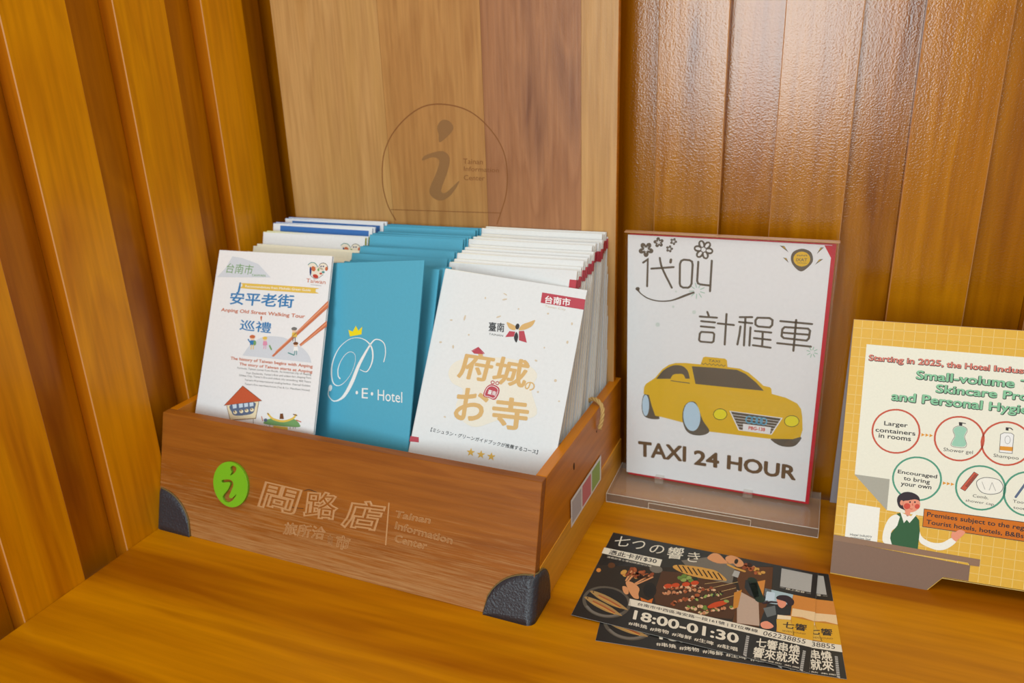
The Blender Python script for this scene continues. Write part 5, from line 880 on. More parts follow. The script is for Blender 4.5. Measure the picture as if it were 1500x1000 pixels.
["P","grill_picture",6,"greenveg2",[1228,666,1231,677,1227,690,1220,696,1213,693,1211,681,1214,669,1222,662]],
["P","grill_picture",4,"greenveg2",[1265,671,1259,673,1250,667,1243,655,1242,644,1248,642,1257,649,1264,661]],
["P","grill_picture",5,"char",[1258,629,1253,638,1244,639,1235,632,1233,620,1237,611,1247,610,1256,617]],
["P","grill_picture",6,"darkgreen",[1277,640,1275,650,1268,657,1259,657,1254,650,1256,640,1263,633,1272,633]],
["P","grill_picture",7,"tomato",[791,689,790,708,780,727,763,741,744,746,727,742,718,728,718,709,728,690,745,676,765,671,781,676]],
["P","grill_picture",7,"tomato",[858,652,857,671,847,690,830,704,811,709,794,704,785,691,785,672,796,653,813,639,832,633,849,638]],
["P","grill_picture",7,"tomato",[950,604,949,623,939,642,922,656,902,661,886,657,877,643,878,624,888,605,905,590,925,585,941,590]],
["P","grill_picture",7,"tomato",[1026,553,1025,572,1015,591,997,605,978,611,962,606,953,592,953,573,964,553,981,539,1001,534,1017,539]],
["P","grill_picture",7,"tomato",[1168,876,1179,853,1198,825,1221,798,1249,775,1280,754,1304,742,1320,745,1330,758,1329,775,1313,798,1287,826,1260,851,1234,873,1208,892,1188,902,1174,901,1167,892]],
["P","grill_picture",8,"greenveg2",[1344,743,1340,757,1328,766,1313,767,1300,760,1295,747,1299,733,1311,724,1326,723,1339,730]],
["P","hands_picture",5,"skin3",[1034,116,1037,94,1047,66,1060,40,1074,21,1088,12,1105,8,1123,10,1140,17,1157,31,1175,52,1192,74,1207,93,1221,106,1236,117,1247,127,1251,135,1247,143,1235,150,1221,156,1206,161,1192,166,1176,171,1159,174,1143,175,1125,172,1107,168,1089,162,1073,155,1060,148,1047,140,1037,130]],
["P","hands_picture",5,"skin3",[1210,42,1217,28,1229,13,1243,1,1258,-6,1277,-6,1298,-2,1319,5,1338,15,1355,30,1371,47,1384,66,1393,84,1397,100,1397,117,1393,132,1387,144,1378,154,1364,162,1350,167,1337,168,1327,161,1317,149,1308,135,1299,128,1289,129,1278,135,1268,142,1258,143,1247,136,1236,125,1226,112,1218,98,1213,85,1209,70,1208,56]],
["P","hands_picture",6,"flyerdark",[1339,86,1333,113,1323,127,1311,124,1303,105,1301,76,1306,49,1316,35,1328,38,1337,58]],
["S","hands_picture",6,"fishgold",0.3,[1250,165,1319,197,1418,218],0],
["P","hands_picture",5,"char",[1445,118,1435,127,1420,120,1408,100,1406,80,1416,72,1432,79,1443,98]],
["P","hands_picture",6,"meat1",[1440,103,1436,130,1423,146,1407,139,1397,115,1401,87,1415,72,1431,78]],
["P","hands_picture",7,"meat1",[1422,133,1429,158,1423,184,1409,196,1395,187,1389,162,1394,136,1408,124]],
["P","hands_picture",5,"meat1",[1463,145,1452,165,1437,165,1427,145,1428,117,1439,97,1454,97,1464,117]],
["P","hands_picture",6,"meat2",[1451,146,1441,156,1422,153,1403,138,1397,120,1407,110,1427,114,1445,129]],
["P","hands_picture",7,"char",[1476,118,1463,138,1444,135,1431,112,1431,81,1444,61,1463,64,1476,88]],
["P","hands_picture",5,"meat1",[1477,125,1471,148,1452,166,1431,167,1419,151,1425,127,1444,109,1465,108]],
["P","hands_picture",6,"meat1",[1505,105,1511,129,1505,163,1491,189,1477,191,1471,168,1477,133,1491,107]],
["P","hands_picture",7,"meat2",[1487,188,1476,202,1459,197,1447,175,1447,150,1459,135,1476,141,1487,163]],
["P","hands_picture",5,"skin3",[1515,118,1515,145,1506,162,1492,160,1483,140,1482,113,1492,95,1505,98]],
["P","hands_picture",6,"fishgold",[1540,172,1526,187,1505,178,1488,152,1487,122,1501,107,1523,116,1539,143]],
["P","hands_picture",7,"meat2",[1510,124,1507,144,1490,164,1471,173,1460,165,1464,145,1480,125,1499,116]],
["P","hands_picture",5,"fishgold",[1540,164,1532,181,1516,186,1500,176,1494,157,1502,140,1518,135,1534,145]],
["P","hands_picture",6,"meat1",[1546,160,1554,180,1552,204,1541,218,1527,213,1518,193,1520,169,1531,155]],
["P","hands_picture",7,"fishgold",[1551,166,1539,182,1525,178,1519,157,1523,131,1535,115,1549,118,1555,139]],
["P","hands_picture",5,"skin3",[1564,185,1559,205,1546,212,1534,204,1529,185,1534,166,1546,158,1559,166]],
["P","hands_picture",6,"meat1",[1553,172,1553,199,1542,219,1527,220,1516,202,1515,175,1526,155,1542,154]],
["P","hands_picture",7,"meat2",[1551,152,1557,179,1548,214,1531,237,1516,235,1510,208,1518,173,1535,149]],
["P","hands_picture",5,"meat1",[1577,195,1572,222,1559,236,1544,228,1536,203,1540,175,1554,161,1569,169]],
["P","hands_picture",6,"fishgold",[1617,170,1611,189,1594,200,1577,196,1569,180,1575,161,1591,150,1609,154]],
["P","hands_picture",7,"fishgold",[1583,216,1574,226,1555,223,1538,209,1533,191,1543,181,1561,184,1578,199]],
["P","hands_picture",4,"palegrey",[1324,234,1379,242,1372,347,1312,332]],
["S","hands_picture",4,"darkgreen",0.9,[1506,335,1610,613],0],
["P","hands_picture",4,"darkcloth",[1446,356,1544,303,1613,646,1515,579,1452,480]],
["P","fish_plate_picture",3,"platerim",[487,1115,490,1155,486,1194,476,1231,459,1265,436,1296,408,1322,376,1343,340,1358,302,1367,263,1369,223,1365,184,1354,147,1337,114,1314,84,1286,59,1254,40,1217,28,1179,22,1138,24,1098,33,1059,49,1022,72,989,101,961,135,938,173,922,213,914,255,912,297,917,337,930,374,949,408,975,437,1005,460,1039,477,1076]],
["P","fish_plate_picture",4,"platedark",[457,1109,459,1142,456,1175,447,1206,432,1236,412,1262,387,1284,359,1302,328,1315,294,1322,260,1324,225,1321,191,1312,159,1298,130,1278,104,1255,83,1227,67,1197,56,1164,52,1131,54,1097,63,1064,77,1033,97,1006,122,982,152,963,185,950,220,942,256,940,292,945,327,955,360,971,389,992,414,1017,434,1046,448,1077]],
["S","fish_plate_picture",5,"platelight",0.25,[104,1270,121,1285,146,1307,173,1324,205,1335,240,1343,273,1345,303,1341,331,1332,358,1321,384,1303,409,1282,426,1267],0],
["P","fish_plate_picture",6,"fishsilver",[62,1044,67,1037,80,1032,101,1030,132,1033,171,1040,214,1050,259,1065,307,1084,353,1105,401,1132,448,1162,477,1184,480,1192,465,1191,441,1190,410,1189,370,1187,327,1181,282,1169,235,1152,191,1134,152,1114,117,1091,90,1073,73,1060,64,1052]],
["S","fish_plate_picture",7,"meat2",0.18,[164,1076,281,1116,399,1169],0],
["S","fish_plate_picture",7,"fishgold",0.1,[161,1100,288,1143,403,1186],0],
["P","fish_plate_picture",7,"char",[104,1045,104,1052,100,1057,94,1056,90,1050,90,1042,94,1037,100,1038]],
["P","fish_plate_picture",6,"fishsilver",[37,1149,42,1142,55,1136,76,1134,107,1137,145,1143,187,1154,232,1168,279,1186,325,1206,373,1233,420,1262,448,1283,451,1290,437,1290,413,1289,382,1288,342,1286,300,1281,255,1269,208,1253,165,1236,126,1216,92,1194,65,1176,48,1164,39,1156]],
["S","fish_plate_picture",7,"meat2",0.18,[138,1179,254,1218,371,1269],0],
["S","fish_plate_picture",7,"fishgold",0.1,[135,1202,261,1244,376,1286],0],
["P","fish_plate_picture",7,"char",[78,1149,78,1156,74,1161,69,1160,65,1154,64,1146,68,1142,74,1143]],
["P","hand_skewers_picture",4,"fishgold",[334,696,325,712,307,711,290,694,284,672,293,656,311,656,328,673]],
["P","hand_skewers_picture",5,"meat2",[312,641,313,661,303,683,286,693,273,686,272,666,282,644,299,634]],
["P","hand_skewers_picture",6,"fishgold",[316,611,320,641,307,672,285,686,266,676,262,646,274,615,297,600]],
["P","hand_skewers_picture",4,"meat1",[403,641,408,667,398,702,379,726,362,724,357,698,367,662,386,639]],
["P","hand_skewers_picture",5,"meat1",[361,593,373,617,371,645,357,661,339,654,328,630,330,601,343,586]],
["P","hand_skewers_picture",6,"meat1",[369,641,368,664,352,688,330,699,315,691,316,668,332,643,354,632]],
["P","hand_skewers_picture",4,"fishgold",[390,677,381,690,359,690,338,677,329,658,338,645,359,645,381,659]],
["P","hand_skewers_picture",5,"meat1",[395,598,396,624,382,654,360,671,343,664,342,638,356,608,378,591]],
["P","hand_skewers_picture",6,"meat2",[420,610,421,640,405,665,381,671,363,654,362,624,379,599,403,593]],
["P","hand_skewers_picture",4,"meat2",[463,672,449,694,423,691,400,665,393,631,407,609,433,612,456,638]],
["P","hand_skewers_picture",5,"meat1",[399,577,411,603,410,640,397,667,379,669,367,644,368,607,381,579]],
["P","hand_skewers_picture",6,"meat1",[439,609,451,635,450,671,436,697,417,697,405,671,406,635,420,609]],
["P","hand_skewers_picture",4,"fishgold",[452,636,459,664,450,694,431,708,413,698,407,670,415,640,434,626]],
["P","hand_skewers_picture",5,"meat1",[493,664,485,677,463,679,442,666,432,648,441,634,463,633,484,645]],
["P","hand_skewers_picture",6,"char",[495,671,487,687,465,693,442,685,431,668,439,651,461,646,484,654]],
["P","hand_skewers_picture",4,"char",[473,630,483,649,483,678,473,699,458,700,448,680,448,651,459,630]],
["P","hand_skewers_picture",5,"char",[507,639,510,661,501,687,485,702,471,697,467,675,476,649,492,634]],
["P","hand_skewers_picture",6,"char",[498,678,486,684,466,671,450,646,448,624,460,617,480,631,496,656]],
["P","hand_skewers_picture",4,"fishgold",[536,658,524,668,504,660,488,638,484,616,496,606,515,614,532,636]],
["P","hand_skewers_picture",5,"meat2",[538,592,549,622,544,656,526,672,505,663,494,632,499,599,517,582]],
["P","hand_skewers_picture",6,"char",[540,598,542,623,529,655,508,674,492,669,490,644,503,612,524,593]],
["P","hand_skewers_picture",4,"meat2",[562,609,568,634,561,669,545,694,529,694,523,669,530,634,546,609]],
["P","hand_skewers_picture",5,"char",[576,663,568,684,547,688,527,674,518,649,526,628,547,624,567,638]],
["P","hand_skewers_picture",6,"meat1",[578,552,585,577,578,612,562,636,546,635,539,610,545,575,562,551]],
["P","hand_skewers_picture",4,"meat2",[380,594,379,619,368,631,352,625,342,603,342,578,354,566,369,572]],
["P","hand_skewers_picture",5,"meat1",[392,575,394,596,386,614,372,619,359,608,356,587,365,568,379,563]],
["P","hand_skewers_picture",6,"meat1",[373,557,377,586,367,605,350,604,336,583,332,554,342,535,359,536]],
["P","hand_skewers_picture",4,"meat1",[413,591,400,605,377,598,358,574,354,546,367,531,389,539,408,564]],
["P","hand_skewers_picture",5,"meat2",[410,600,401,611,386,607,376,589,375,569,384,557,398,562,409,579]],
["P","hand_skewers_picture",6,"meat2",[405,585,392,601,373,595,359,571,358,543,371,528,390,534,404,558]],
["P","hand_skewers_picture",4,"char",[427,546,436,566,435,591,423,604,408,599,399,578,401,554,412,540]],
["P","hand_skewers_picture",5,"meat2",[472,581,469,599,454,609,437,605,427,590,430,572,445,562,462,565]],
["P","hand_skewers_picture",6,"char",[445,624,437,638,416,642,393,634,383,618,391,604,412,600,434,608]],
["P","hand_skewers_picture",4,"meat1",[489,544,495,568,489,598,474,616,459,613,453,589,459,560,474,541]],
["P","hand_skewers_picture",5,"meat1",[498,609,490,625,474,626,459,611,455,588,462,572,478,571,493,587]],
["P","hand_skewers_picture",6,"meat2",[480,571,478,590,462,605,442,607,430,594,433,575,449,560,469,558]],
["S","hand_skewers_picture",6,"skin3",0.18,[347,767,361,598],0],
["S","hand_skewers_picture",6,"skin3",0.18,[459,790,582,624],0],
["S","hand_skewers_picture",6,"skin3",0.18,[446,778,541,615],0],
["S","hand_skewers_picture",6,"skin3",0.18,[368,775,396,619],0],
["P","hand_skewers_picture",5,"skin3",[351,781,365,772,389,768,416,773,446,789,477,812,500,838,509,866,510,897,513,926,522,952,532,976,534,993,523,1002,504,1004,484,997,461,975,436,944,415,915,400,892,389,872,379,851,365,826,353,800]],
["P","hand_skewers_picture",5,"skin3",[339,865,349,857,366,856,382,865,398,887,414,918,422,943,421,959,412,970,402,974,390,967,375,952,363,934,351,911,342,884]],
["P","hand_skewers_picture",4,"flyerblack",[663,809,669,860,661,905,642,936,615,945,586,933,560,900,542,853,536,801,543,755,562,723,589,713,619,727,646,761]],
["P","hand_skewers_picture",5,"orange4",[542,968,622,991,661,939,664,1013,562,1013]],
["P","hand_skewers_picture",2,"palegrey2",[650,480,645,512,623,536,591,546,557,540,530,519,517,488,522,455,543,431,576,420,610,427,637,449]],
["P","hand_skewers_picture",2,"beer2",[67,688,67,714,54,730,35,726,21,705,21,679,34,663,53,667]],
["P","hand_skewers_picture",2,"warmdark",[181,562,180,599,158,622,128,618,108,589,109,552,131,529,161,533]]]
ART_B=[
["O","engraved_lettering",1,"engrave","問",[1400,835,1894,842,1492,540],0.07],
["O","engraved_lettering",1,"engrave","路",[1998,840,2433,786,2024,542],0.07],
["O","engraved_lettering",1,"engrave","店",[2464,856,2923,818,2556,528],0.07],
["S","engraved_lettering",1,"engrave",0.16,[3032,492,3025,916],0],
["O","engraved_lettering",1,"engrave","Tainan",[3098,622,3504,608,3119,547],0.04],
["O","engraved_lettering",1,"engrave","Information",[3113,737,3757,762,3127,657],0.04],
["O","engraved_lettering",1,"engrave","Center",[3116,871,3485,876,3130,787],0.04],
["O","engraved_lettering",1,"engrave","山",[2334,1061,2392,1062,2330,951],0.035],
["O","engraved_lettering",1,"engrave","市",[2422,1080,2593,1074,2441,928],0.035],
["O","engraved_lettering",1,"engrave","旅所洽",[1756,1072,2290,1024,1778,928],0.035],
["S","dark_scratch",1,"scratch",[0.05,0.059,0.072,0.085,0.09,0.085,0.073,0.059,0.05],[2002,553,2013,547,2029,540,2047,532,2068,528,2093,529,2124,533,2152,537,2171,540],0],
["S","dark_scratch",1,"scratch",0.06,[1843,751,1857,752,1877,753,1903,752,1938,749,1979,745,2007,742],0]]
BADGE={"c":[10.49,6.48],"r":[[8.1,6.91],[12.81,6.07],[10.35,4.04],[10.63,8.97]],"dot":[1043,455,1049,448,1057,442,1067,438,1077,435,1087,434,1098,436,1107,438,1115,443,1119,449,1122,456,1122,465,1121,474,1118,482,1113,491,1107,501,1098,510,1084,522,1066,535,1050,545,1040,550,1040,545,1047,534,1055,521,1059,510,1057,504,1053,498,1048,493,1045,487,1042,479,1041,471,1040,462],"body":[925,631,927,627,929,623,935,619,946,614,964,609,989,603,1014,598,1034,596,1050,597,1063,601,1073,606,1081,613,1086,621,1090,630,1091,641,1090,654,1086,668,1080,684,1072,701,1066,717,1059,732,1051,747,1045,761,1041,773,1040,782,1041,789,1044,795,1049,798,1056,799,1065,799,1075,796,1086,791,1100,778,1118,760,1132,745,1140,739,1136,749,1126,768,1112,790,1098,808,1085,821,1070,832,1055,841,1040,848,1025,851,1010,853,996,852,983,849,973,843,963,835,956,825,952,816,951,806,954,797,959,786,966,774,977,760,990,745,1005,728,1017,712,1026,696,1035,678,1042,662,1045,649,1045,639,1043,632,1037,628,1028,626,1014,627,996,632,978,637,964,641,954,644,946,646,941,647,936,646,931,644,928,640,925,635]}
ART_P=[
["S","engraved_circle",1,"burn",0.13,[1613,2282,1620,2249,1628,2202,1641,2148,1659,2095,1684,2043,1714,1988,1749,1934,1789,1881,1837,1829,1890,1778,1946,1730,2003,1687,2061,1649,2120,1615,2180,1586,2240,1564,2300,1549,2359,1541,2419,1537,2481,1538,2547,1543,2616,1552,2683,1566,2746,1583,2802,1604,2855,1628,2905,1657,2954,1691,3004,1731,3053,1778,3100,1827,3140,1875,3174,1921,3202,1966,3226,2012,3246,2061,3261,2112,3273,2164,3280,2219,3283,2277,3284,2341,3280,2408,3273,2476,3261,2543,3242,2613,3216,2684,3190,2750,3169,2803,3155,2841,3144,2866,3137,2884,3132,2897],0],
["S","engraved_circle",1,"burn",0.13,[1613,2282,1610,2321,1604,2377,1600,2441,1601,2503,1608,2563,1620,2625,1635,2685,1653,2741,1676,2793,1704,2842,1731,2885,1749,2914],0],
["S","engraved_circle",1,"burn",0.08,[1686,2784,3187,2764],0],
["P","engraved_letter_mark",1,"burn2",[2413,1790,2422,1770,2435,1750,2451,1733,2469,1721,2489,1714,2511,1711,2533,1713,2554,1718,2573,1728,2592,1742,2608,1759,2618,1776,2621,1792,2621,1808,2613,1827,2596,1848,2563,1879,2515,1917,2468,1950,2435,1967,2422,1959,2420,1935,2423,1905,2424,1878,2420,1856,2414,1833,2411,1811]],
["P","engraved_letter_mark",1,"burn2",[2184,2179,2177,2172,2182,2158,2195,2141,2215,2126,2243,2113,2281,2100,2321,2088,2358,2079,2391,2072,2423,2067,2453,2066,2480,2070,2504,2081,2526,2097,2543,2118,2552,2143,2552,2175,2544,2213,2531,2253,2517,2294,2499,2337,2476,2383,2453,2427,2436,2463,2424,2491,2415,2512,2411,2528,2413,2541,2422,2551,2435,2557,2456,2557,2483,2546,2528,2513,2586,2465,2638,2421,2665,2404,2658,2425,2629,2471,2589,2525,2551,2567,2517,2595,2479,2619,2442,2637,2406,2646,2372,2646,2338,2637,2308,2623,2285,2607,2268,2590,2257,2570,2252,2546,2256,2515,2274,2474,2302,2425,2333,2374,2358,2328,2378,2285,2397,2242,2410,2204,2412,2176,2400,2157,2377,2146,2349,2140,2319,2139,2284,2146,2244,2160,2207,2174]],
["T","engraved_words",1,"burn","Tainan",[2727,2207,2978,2210,2730,2148],0],
["T","engraved_words",1,"burn","Information",[2731,2289,3180,2297,2734,2237],0],
["T","engraved_words",1,"burn","Center",[2725,2394,2995,2395,2728,2337],0]]
# ------------------------------------------------------------------ materials of the wood and the cards
W_wall = wood('wall_teak', (212, 138, 0), (222, 150, 0), (188, 112, 0), 'Z', rough=.42, spec=.2, speck=.04, cross=6, ring=.3, fine=80, vary=.09, coat=.12)
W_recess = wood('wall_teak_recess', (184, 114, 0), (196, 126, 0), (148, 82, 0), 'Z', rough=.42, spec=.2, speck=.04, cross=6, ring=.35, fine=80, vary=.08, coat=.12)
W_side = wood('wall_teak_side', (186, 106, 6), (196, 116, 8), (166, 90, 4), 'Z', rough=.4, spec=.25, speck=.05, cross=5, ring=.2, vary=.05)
W_back = wood('back_wall_teak', (176, 108, 2), (188, 120, 4), (140, 78, 0), 'Z', rough=.15, spec=.55, speck=.17, cross=7, ring=.4, fine=80, vary=.1)
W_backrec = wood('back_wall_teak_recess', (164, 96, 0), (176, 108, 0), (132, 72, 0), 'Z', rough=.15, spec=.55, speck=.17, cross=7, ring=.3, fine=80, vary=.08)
W_top = wood('counter_teak', (192, 122, 0), (204, 134, 0), (160, 88, 0), 'X', rough=.38, spec=.18, cross=4.5, ring=.4, fine=60, bump=.05, vary=0)
W_box = wood('box_front_wood', (150, 84, 18), (158, 92, 24), (126, 66, 10), 'X', rough=.45, spec=.3, cross=9, ring=.35, fine=110, bump=.3, sheen_wear=(0.0, 0.115, (178, 128, 76), .2), vary=0)  # pale streaks towards the foot: wear plus painted grazing reflection
W_boxside = wood('box_side_wood', (196, 116, 4), (204, 124, 8), (178, 98, 0), 'Y', rough=.38, spec=.35, cross=6, ring=.2, fine=80, vary=0)
W_boxband = wood('box_band_wood', (218, 150, 30), (226, 162, 50), (206, 138, 26), 'Y', rough=.4, cross=12, ring=.25, fine=60, vary=0)
W_v1 = wood('veneer_pale', (196, 150, 88), (204, 158, 98), (184, 134, 72), 'Z', rough=.35, cross=8, ring=.25, fine=120, speck=.06, vary=0)
W_v2 = wood('veneer_honey', (182, 130, 72), (190, 140, 80), (170, 118, 62), 'Z', rough=.35, cross=10, ring=.25, fine=120, speck=.06, vary=0)
W_v3 = wood('veneer_walnut', (164, 112, 72), (172, 120, 80), (124, 80, 56), 'Z', rough=.35, cross=12, ring=.35, fine=120, speck=.06, vary=0)
M_edge = mat('pale_edge', (212, 150, 90), .35)
M_paper = mat('white_paper', (240, 241, 242), .5, .4, bump=.03)
M_warm = mat('warm_white_paper', (228, 230, 230), .6, .3)
M_pages = mat('cream_pages', (252, 246, 226), .75, .2)
M_teal = mat('teal_card', (88, 176, 204), .42, .4)
M_tealedge = mat('teal_card_edge', (60, 140, 165), .5, .4)
M_leather = mat('navy_leather', (44, 46, 54), .42, .6, bump=.9, bscale=420)
M_leatheredge = mat('leather_cut_edge', (112, 92, 48), .6)
M_green = mat('green_acrylic', (122, 186, 34), .3, .5, bscale=20)
M_dark = mat('dark_hole', (34, 18, 10), .8)
M_rope = mat('jute_twine', (206, 168, 106), .85, .1, bump=.6, bscale=900)
M_yellow = mat('yellow_card', (232, 182, 64), .5, .4)
M_greycard = mat('grey_card', (168, 164, 170), .6, .3)
M_black = mat('black_card', (34, 33, 31), .35, .5)
M_cut = mat('card_cut_edge', (190, 186, 176), .7)
M_red = mat('red_card', (200, 26, 44), .4, .5)
A_thin = clear('clear_acrylic_sheet', .03, (.985, .985, .985)); A_solid = clear('clear_acrylic_block', .04, (.95, .94, .92), sheen_wash=.13)

# ------------------------------------------------------------------ setting: planked walls and counter
TOPZ, BOTZ = 1.7, -0.12
def plank_mesh(name, w, depth, m, side, edge, fn):
    """raised board of width w: face at d=0, sides going back by depth, pale chamfered arrises"""
    c = .0009; mb = MB()
    prof = [(0, -depth), (0, -c), (c, 0), (w-c, 0), (w, -c), (w, -depth)]; ms = [side, edge, m, edge, side]
    for i in range(5):
        (s0, d0), (s1, d1) = prof[i], prof[i+1]
        mb.add([fn(s0, d0, BOTZ), fn(s1, d1, BOTZ), fn(s1, d1, TOPZ), fn(s0, d0, TOPZ)], [(0, 1, 2, 3)], ms[i])
    mb.add([fn(s, d, TOPZ) for s, d in prof], [tuple(range(6))], m); mb.add([fn(s, d, BOTZ) for s, d in prof], [tuple(range(5, -1, -1))], m)
    mb.add([fn(0, -depth, BOTZ), fn(0, -depth, TOPZ), fn(w, -depth, TOPZ), fn(w, -depth, BOTZ)], [(0, 1, 2, 3)], m)
    return mb.mesh(name)
DEP = .019; YB = .016
wl = MB(); wl.box(-.06, -DEP-.004, -2.2, YB+DEP+.03, BOTZ, TOPZ, W_recess); wall_left = wl.build('wall_left'); tag(wall_left, None, kind='structure')
wk = MB(); wk.box(-DEP-.004, 1.9, YB+DEP+.004, YB+.06, BOTZ, TOPZ, W_backrec); wall_back = wk.build('wall_back'); tag(wall_back, None, kind='structure')
fnL = lambda s, d, z: (d, s, z)         # left wall: faces +x
fnB = lambda s, d, z: (s, -d, z)        # back wall: faces -y
meL = plank_mesh('plank', .070, DEP, W_wall, W_side, M_edge, fnL); meB = plank_mesh('plank', .0715, DEP, W_back, W_backrec, M_edge, fnB)
rb = MB(); rb.box(-.003, 0, 0, .054, BOTZ, TOPZ, W_recess); meLr = rb.mesh('plank')
rb = MB(); rb.box(0, .0525, 0, .003, BOTZ, TOPZ, W_backrec); meBr = rb.mesh('plank')
for k in range(-1, 17):
    y = -.0905 - .12425*k
    if y > 0: continue
    o = new_obj('plank', meL, wall_left); o.location = (0, y, 0)
for k in range(0, 17):
    o = new_obj('plank', meLr, wall_left); o.location = (-DEP, -.0905 - .12425*k + .070, 0) if k else (-DEP, -.0205, 0)
for k in range(-4, 11):
    x = .499 + .1243*k
    if x < .02: x = .02
    o = new_obj('plank', meB, wall_back); o.location = (x, YB, 0)
    o = new_obj('plank', meBr, wall_back); o.location = (x+.0716, YB+DEP, 0)
ct = MB(); ct.box(0, 1.7, -1.35, .008, -.028, 0, W_top); counter = ct.build('counter', bevel=.002)
tag(counter, 'long orange teak counter top that everything stands on', 'counter')

# ------------------------------------------------------------------ the wooden leaflet box
BW, BD, BH, BS = .4624, .2604, .1298, .0376
BO = Vector((.0011, -.2562, 0)); BT = -.0262
bmx = Matrix.Translation(BO) @ Matrix.Rotation(BT, 4, 'Z')
box = empty('leaflet_box', bmx, 'brown wooden leaflet box with sloping front, black leather corners and green badge', 'box')
slope = lambda z: -BS*(1 - z/BH)           # b of the outer front face at height z
TH = .011
fp = MB(); fp.prism([(slope(0), 0), (slope(0)+TH+.001, 0), (TH+.0, BH), (0, BH)], 0, BW, lambda b, z, a: (a, b, z), W_box); fp.build('front_panel', box, bevel=.0008)
for a0, nm in ((0, 'side_panel'), (BW-TH, 'side_panel')):
    sp = MB(); sp.prism([(slope(0)+TH+.0012, 0.0), (TH+.0003, BH), (BD, BH), (BD, 0)], a0, a0+TH, lambda b, z, a: (a, b, z), W_boxside); sp.build(nm, box, bevel=.0008)
rl = MB(); rl.prism([(slope(0)+TH+.002, 0.0005), (slope(.046)+TH+.002, .046), (BD, .049), (BD, 0.0005)], BW, BW+.0009, lambda b, z, a: (a, b, z), W_boxband); tag(rl.build('side_band', box), 'paler strip along the foot of the side')  # thin band of paler wood tone, slightly proud, along the foot
bt = MB(); bt.box(TH+.0002, BW-TH-.0002, slope(0)+TH+.004, BD-.012, .001, .010, W_boxside); bt.build('bottom_panel', box)
# tall back board with veneer strips (front face leans back slightly)
bbf = lambda z: .244 + .008*z/.57
bb = MB(); bb.prism([(bbf(0)+.0008, .002), (bbf(.8)+.0008, .8), (bbf(.8)+.0075, .8), (bbf(0)+.0075, .002)], .0215, .4575, lambda b, z, a: (a, b, z), W_boxside); board = bb.build('back_board', box)
for x0, x1, m in ((.0215, .172, W_v1), (.172, .302, W_v2), (.302, .4172, W_v3), (.4172, .4572, W_v1)):
    vs = MB(); vs.prism([(bbf(0), .002), (bbf(.8), .8), (bbf(.8)+.0007, .8), (bbf(0)+.0007, .002)], x0+.00015, x1-.00015, lambda b, z, a: (a, b, z), m); vs.build('veneer_strip', board)
_py = Vector((0, -.008, -.57)).normalized(); _pn = Vector((1, 0, 0)).cross(_py)
def fnP(x, y, h): return tuple(Vector((0, .2524, .6)) + Vector((x, 0, 0)) + _py*y - _pn*h)
art(box, ART_P, fnP)
_fy = Vector((0, -BS, -BH)).normalized(); _fn = Vector((1, 0, 0)).cross(_fy)
def fnF(x, y, h): return tuple(Vector((0, 0, BH)) + Vector((x, 0, 0)) + _fy*y - _fn*h)
art(box, ART_B, fnF, base=.0001)
# green badge with cut-out letter
bc = Vector(BADGE['c'])/100
rx = .0240; ry = .0250
ring = [(bc.x+rx*math.cos(i*math.pi/24), bc.y+ry*math.sin(i*math.pi/24)) for i in range(48)]
q = lambda l: [(l[i]/1e4, l[i+1]/1e4) for i in range(0, len(l), 2)]
bg = MB(); bg.prism(ring, .0002, .0032, fnF, M_green, holes=[q(BADGE['dot']), q(BADGE['body'])]); tag(bg.build('badge', box, bevel=.0003), 'round bright green badge with the letter i cut out')
# leather corner guards, front right and front left
def guard(right):
    R1, R2 = .049, .043; mb = MB(); r = .006; n = 26; rows = 7
    edge_a = BW+.0008 if right else -.0003
    S0, S1 = -R1, R2
    def pos(s, h, off):
        # s<0 on the front face, s>0 on the side; h = height; off = outward thickness
        fy = slope(h)
        if s <= -r: a, b = edge_a + (s+r if right else -(s+r)) - (r if right else -r), fy - off
        elif s >= r: a, b = edge_a + (off if right else -off), fy + s
        else:
            w = (s+r)/(2*r)*math.pi/2; cx = edge_a - (r if right else -r); rr = r+off
            a = cx + (rr*math.sin(w) if right else -rr*math.sin(w)); b = fy + r - rr*math.cos(w)
        return (a, b, h)
    def hm(s): return math.sqrt(max(0, 1-(abs(s)/(R1 if s < 0 else R2))**2))*.0455+.0004
    ss = [S0 + (S1-S0)*i/n for i in range(n+1)]; ss = sorted(set(ss+[-r, -r*.5, 0, r*.5, r])); n = len(ss)-1
    out = [[pos(s, hm(s)*j/rows, .0024 if j < rows else .0014) for j in range(rows+1)] for s in ss]; inn = [[pos(s, hm(s)*j/rows, .00005) for j in range(rows+1)] for s in ss]
    vs = [v for c in out for v in c] + [v for c in inn for v in c]; k = rows+1; M = len(ss)*k
    fs = [(i*k+j, (i+1)*k+j, (i+1)*k+j+1, i*k+j+1) for i in range(n) for j in range(rows)]
    fs += [(M+i*k+j, M+i*k+j+1, M+(i+1)*k+j+1, M+(i+1)*k+j) for i in range(n) for j in range(rows)]
    fs += [(i*k+rows, (i+1)*k+rows, M+(i+1)*k+rows, M+i*k+rows) for i in range(n)] + [(i*k, M+i*k, M+(i+1)*k, (i+1)*k) for i in range(n)]
    mb.add(vs, fs, M_leather); g = mb.build('corner_guard', box, smooth=True)
    tb = MB(); tb.tube([pos(s, hm(s)+.0002, .0008) for s in ss], .0009, M_leatheredge, 6); tb.build('cut_edge', g, smooth=True)
    return g
tag(guard(True), 'black leather corner at the near right of the box'); tag(guard(False), 'black leather corner at the left of the box')
